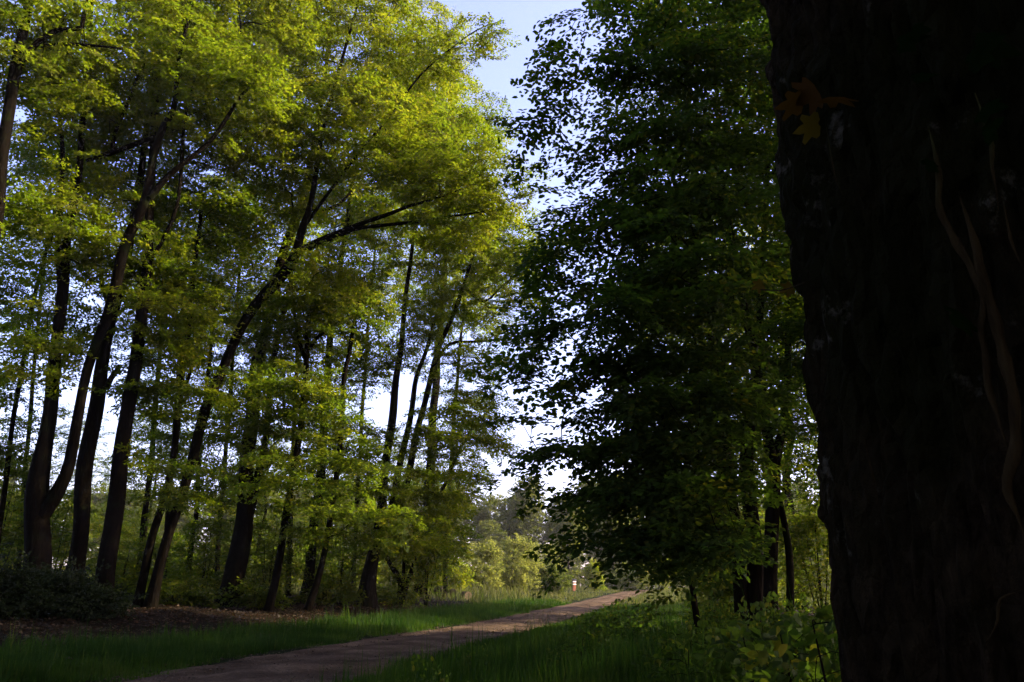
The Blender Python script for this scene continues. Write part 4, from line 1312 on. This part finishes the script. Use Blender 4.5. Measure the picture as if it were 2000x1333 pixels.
J = (np.arange(nz_ - 1)[:, None] * nt_ + (np.arange(nt_)[None, :] + 1) % nt_)
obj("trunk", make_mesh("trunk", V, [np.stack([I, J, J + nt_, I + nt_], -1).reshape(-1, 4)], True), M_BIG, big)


def on_trunk(px, py, out=0.0):
    v = 666.5 - py
    d = np.array([px - 1000.0, FPX * CP - v * SP, FPX * SP + v * CP])
    d /= np.linalg.norm(d)
    a = d[0] ** 2 + d[1] ** 2
    bq = -(d[0] * TX + d[1] * TY)
    cq = TX ** 2 + TY ** 2 - (TR + out) ** 2
    disc = bq * bq - a * cq
    t = (-bq - math.sqrt(max(disc, 0))) / a
    return np.array([0, 0, CAMZ]) + d * t - np.array([TX, TY, bz])


M_IVY = bark_mat("ivy_stem", (0.008, 0.005, 0.002), (0.026, 0.018, 0.008), scale=20, bump=0.3)
for pl, r in [
    ([(1876, 385), (1900, 470), (1926, 560), (1950, 650), (1972, 740), (1986, 830), (1976, 900), (1968, 960), (1985, 1010), (2010, 1060)], 0.0085),
    ([(1815, 250), (1828, 320), (1836, 400), (1858, 455), (1892, 510), (1918, 570), (1920, 650), (1926, 720), (1942, 800), (1975, 880)], 0.0065),
    ([(1905, 180), (1930, 270), (1942, 340), (1950, 410)], 0.005), ([(1962, 400), (1975, 480), (2000, 530)], 0.005),
    ([(1998, 1150), (1952, 1172), (1946, 1210), (1922, 1255)], 0.005), ([(1685, 830), (1692, 880), (1710, 960), (1722, 1010)], 0.0025),
    ([(1612, 235), (1618, 275), (1626, 330), (1648, 380)], 0.0022), ([(1632, 350), (1655, 345), (1672, 342)], 0.0016)]:
    r *= 0.75
    pts = catmull([on_trunk(x, y, 0.012) for x, y in pl], 0.012)
    pts = pts + np.stack([vnoise(np.arange(len(pts)) * 0.3, 7 + k_) - 0.5 for k_ in range(3)], -1) * 0.005
    tap = np.clip(np.minimum(np.arange(len(pts)), np.arange(len(pts))[::-1]) / 8.0, 0.15, 1)
    obj("ivy_stem", (lambda m: (m.tube(pts, tap * r * (0.85 + 0.5 * vnoise(np.arange(len(pts)) * 0.45, r * 900) + 0.12 * np.sin(np.arange(len(pts)) * 1.3)), 7), m.mesh("ivy_stem"))[1])(MB()), M_IVY, big)


def lobed_leaf(size, lobes):
    """Ivy / maple outline, folded along the midrib."""
    o = []
    for ang, r in lobes:
        o.append((math.cos(ang) * r, math.sin(ang) * r, 0))
    o = np.array(o) * size
    o[:, 2] = -0.18 * np.abs(o[:, 1]) - 0.25 * o[:, 0] ** 2 / size
    v = np.vstack([[[0, 0, 0]], o])
    k = len(o)
    return make_mesh("leaf", v, [np.array([[0, 1 + i, 1 + (i + 1) % k] for i in range(k)])], False, {"tint": ('FACE', np.full(k, 0.5))})


MAPLE = [(math.radians(a), r) for a, r in [(0, 1.0), (14, 0.72), (24, 0.52), (40, 0.82), (52, 0.86), (66, 0.50), (88, 0.60), (104, 0.52), (140, 0.25), (180, 0.12), (220, 0.25), (256, 0.52), (272, 0.60), (294, 0.50), (308, 0.86), (320, 0.82), (336, 0.52), (346, 0.72)]]
IVY = [(math.radians(a), r) for a, r in [(0, 1.0), (22, 0.66), (36, 0.52), (58, 0.78), (80, 0.55), (110, 0.55), (150, 0.30), (180, 0.10), (210, 0.30), (250, 0.55), (280, 0.55), (302, 0.78), (324, 0.52), (338, 0.66)]]
M_ORANGE = leaf_mat("young_orange_leaf", [(0, (0.040, 0.018, 0.003)), (1, (0.040, 0.018, 0.003))], [(0, (0.06, 0.028, 0.003)), (1, (0.06, 0.028, 0.003))], 0.45)
M_OCHRE = leaf_mat("young_ochre_leaf", [(0, (0.055, 0.038, 0.005)), (1, (0.055, 0.038, 0.005))], [(0, (0.09, 0.062, 0.005)), (1, (0.09, 0.062, 0.005))], 0.45)
M_IVYLEAF = leaf_mat("ivy_leaf", [(0, (0.002, 0.005, 0.001)), (1, (0.002, 0.005, 0.001))], [(0, (0.008, 0.02, 0.003)), (1, (0.008, 0.02, 0.003))], 0.25, 0.8, 0.0)
me_or, me_oc, me_iv = lobed_leaf(0.058, MAPLE), lobed_leaf(0.046, MAPLE), lobed_leaf(0.048, IVY)


def put_leaf(me_, mat, px, py, out, rx, ry, rz, s=1.0):
    o = obj("ivy_leaf" if mat is M_IVYLEAF else "young_leaf", me_, mat, big)
    o.location = on_trunk(px, py, out)
    o.rotation_euler = (rx, ry, rz)
    o.scale = (s, s, s)


for px, py, out, rx, ry, rz, s in [(1592, 178, 0.05, 0.95, -0.25, 1.7, 0.9), (1560, 198, 0.05, 0.4, 0.1, 3.0, 0.78), (1624, 190, 0.05, 0.4, -0.1, 0.3, 0.85)]:
    put_leaf(me_or, M_ORANGE, px, py, out, rx, ry, rz, s)
put_leaf(me_oc, M_OCHRE, 1592, 243, 0.04, 0.6, 0.2, 2.9, 0.9)
for i, (px, py) in enumerate([(1763, 82), (1786, 60), (1792, 150), (1900, 115), (1925, 90), (1920, 215), (1812, 322), (1925, 262), (1868, 615)]):
    put_leaf(me_iv, M_IVYLEAF, px, py, 0.03, 1.25 + 0.3 * math.sin(i * 2.1), 0.4 * math.sin(i * 1.7), -0.7 + 0.9 * math.sin(i * 3.3), 0.8 + 0.3 * math.sin(i * 5))
# short shoot sticking out of the left edge, with two faded leaves
e = on_trunk(1572, 552, 0.01)
tip = U(1486, 566, 1.5) - np.array([TX, TY, bz])
mid = (e + tip) / 2 + np.array([0, 0, -0.008])
obj("shoot", (lambda m: (m.tube(catmull([e, mid, tip], 0.01), 0.0012, 5), m.mesh("shoot"))[1])(MB()), M_IVY, big)
for (px, py, s) in [(1545, 562, 0.55), (1488, 556, 0.5)]:
    o = obj("young_leaf", me_oc, M_OCHRE, big)
    o.location = U(px, py, 1.5) - np.array([TX, TY, bz])
    o.rotation_euler = (1.1, 0.2, 2.4)
    o.scale = (s, s, s)
# its crown, high above the picture
rc = np.random.default_rng(12)
stem_c = np.stack([np.zeros(24), np.zeros(24), np.linspace(0, 11.4, 24)], -1)
lim = []
for k in range(5):
    a = k * 1.26 + 0.4
    lim.append(catmull([[0, 0, 8.2 + 0.5 * k], [math.cos(a) * 1.5, math.sin(a) * 1.5, 9.8 + 0.5 * k], [math.cos(a) * 3.2, math.sin(a) * 3.2, 11.6 + 0.6 * k]], 0.4))
    obj("limb", stem_mesh("limb", rc, lim[-1], np.linspace(0.16, 0.04, len(lim[-1])), 9), M_BIG, big)
tg = np.vstack([ellipsoid(rc, 150, (0.5, -0.5, 12.5), (4.2, 4.2, 2.4)), ellipsoid(rc, 120, (0.3, -0.3, 15.5), (3.4, 3.4, 2.4))])
P, rad, chains, tips, tdir, ns = grow(rc, [(stem_c, False)] + [(l, True) for l in lim], tg)
tag(obj("twigs", branches_mesh("twigs", P, rad, chains, ns, 0.1), M_BARK, big), kind="stuff")
tag(obj("crown", leaf_mesh("crown", rc, tips, tdir, 77, 0.125, 'tri', 0.75, 1.2), M_BEECH, big), kind="stuff")

# ------------------------------------------------------------------ haze
HAZE = 0.00026
m_haze, nt, out = new_mat("haze_air")
pv = nt.nodes.new("ShaderNodeVolumePrincipled")
pv.inputs["Color"].default_value = (0.93, 0.93, 0.86, 1)
pv.inputs["Density"].default_value = HAZE
pv.inputs["Anisotropy"].default_value = 0.25
nt.links.new(pv.outputs[0], out.inputs["Volume"])
mb = MB()
mb.box((0, 60, 16), (1400, 1400, 36))
tag(obj("haze", mb.mesh("haze", False), m_haze), "pale evening haze filling the air of the clearing", "haze", kind="stuff")
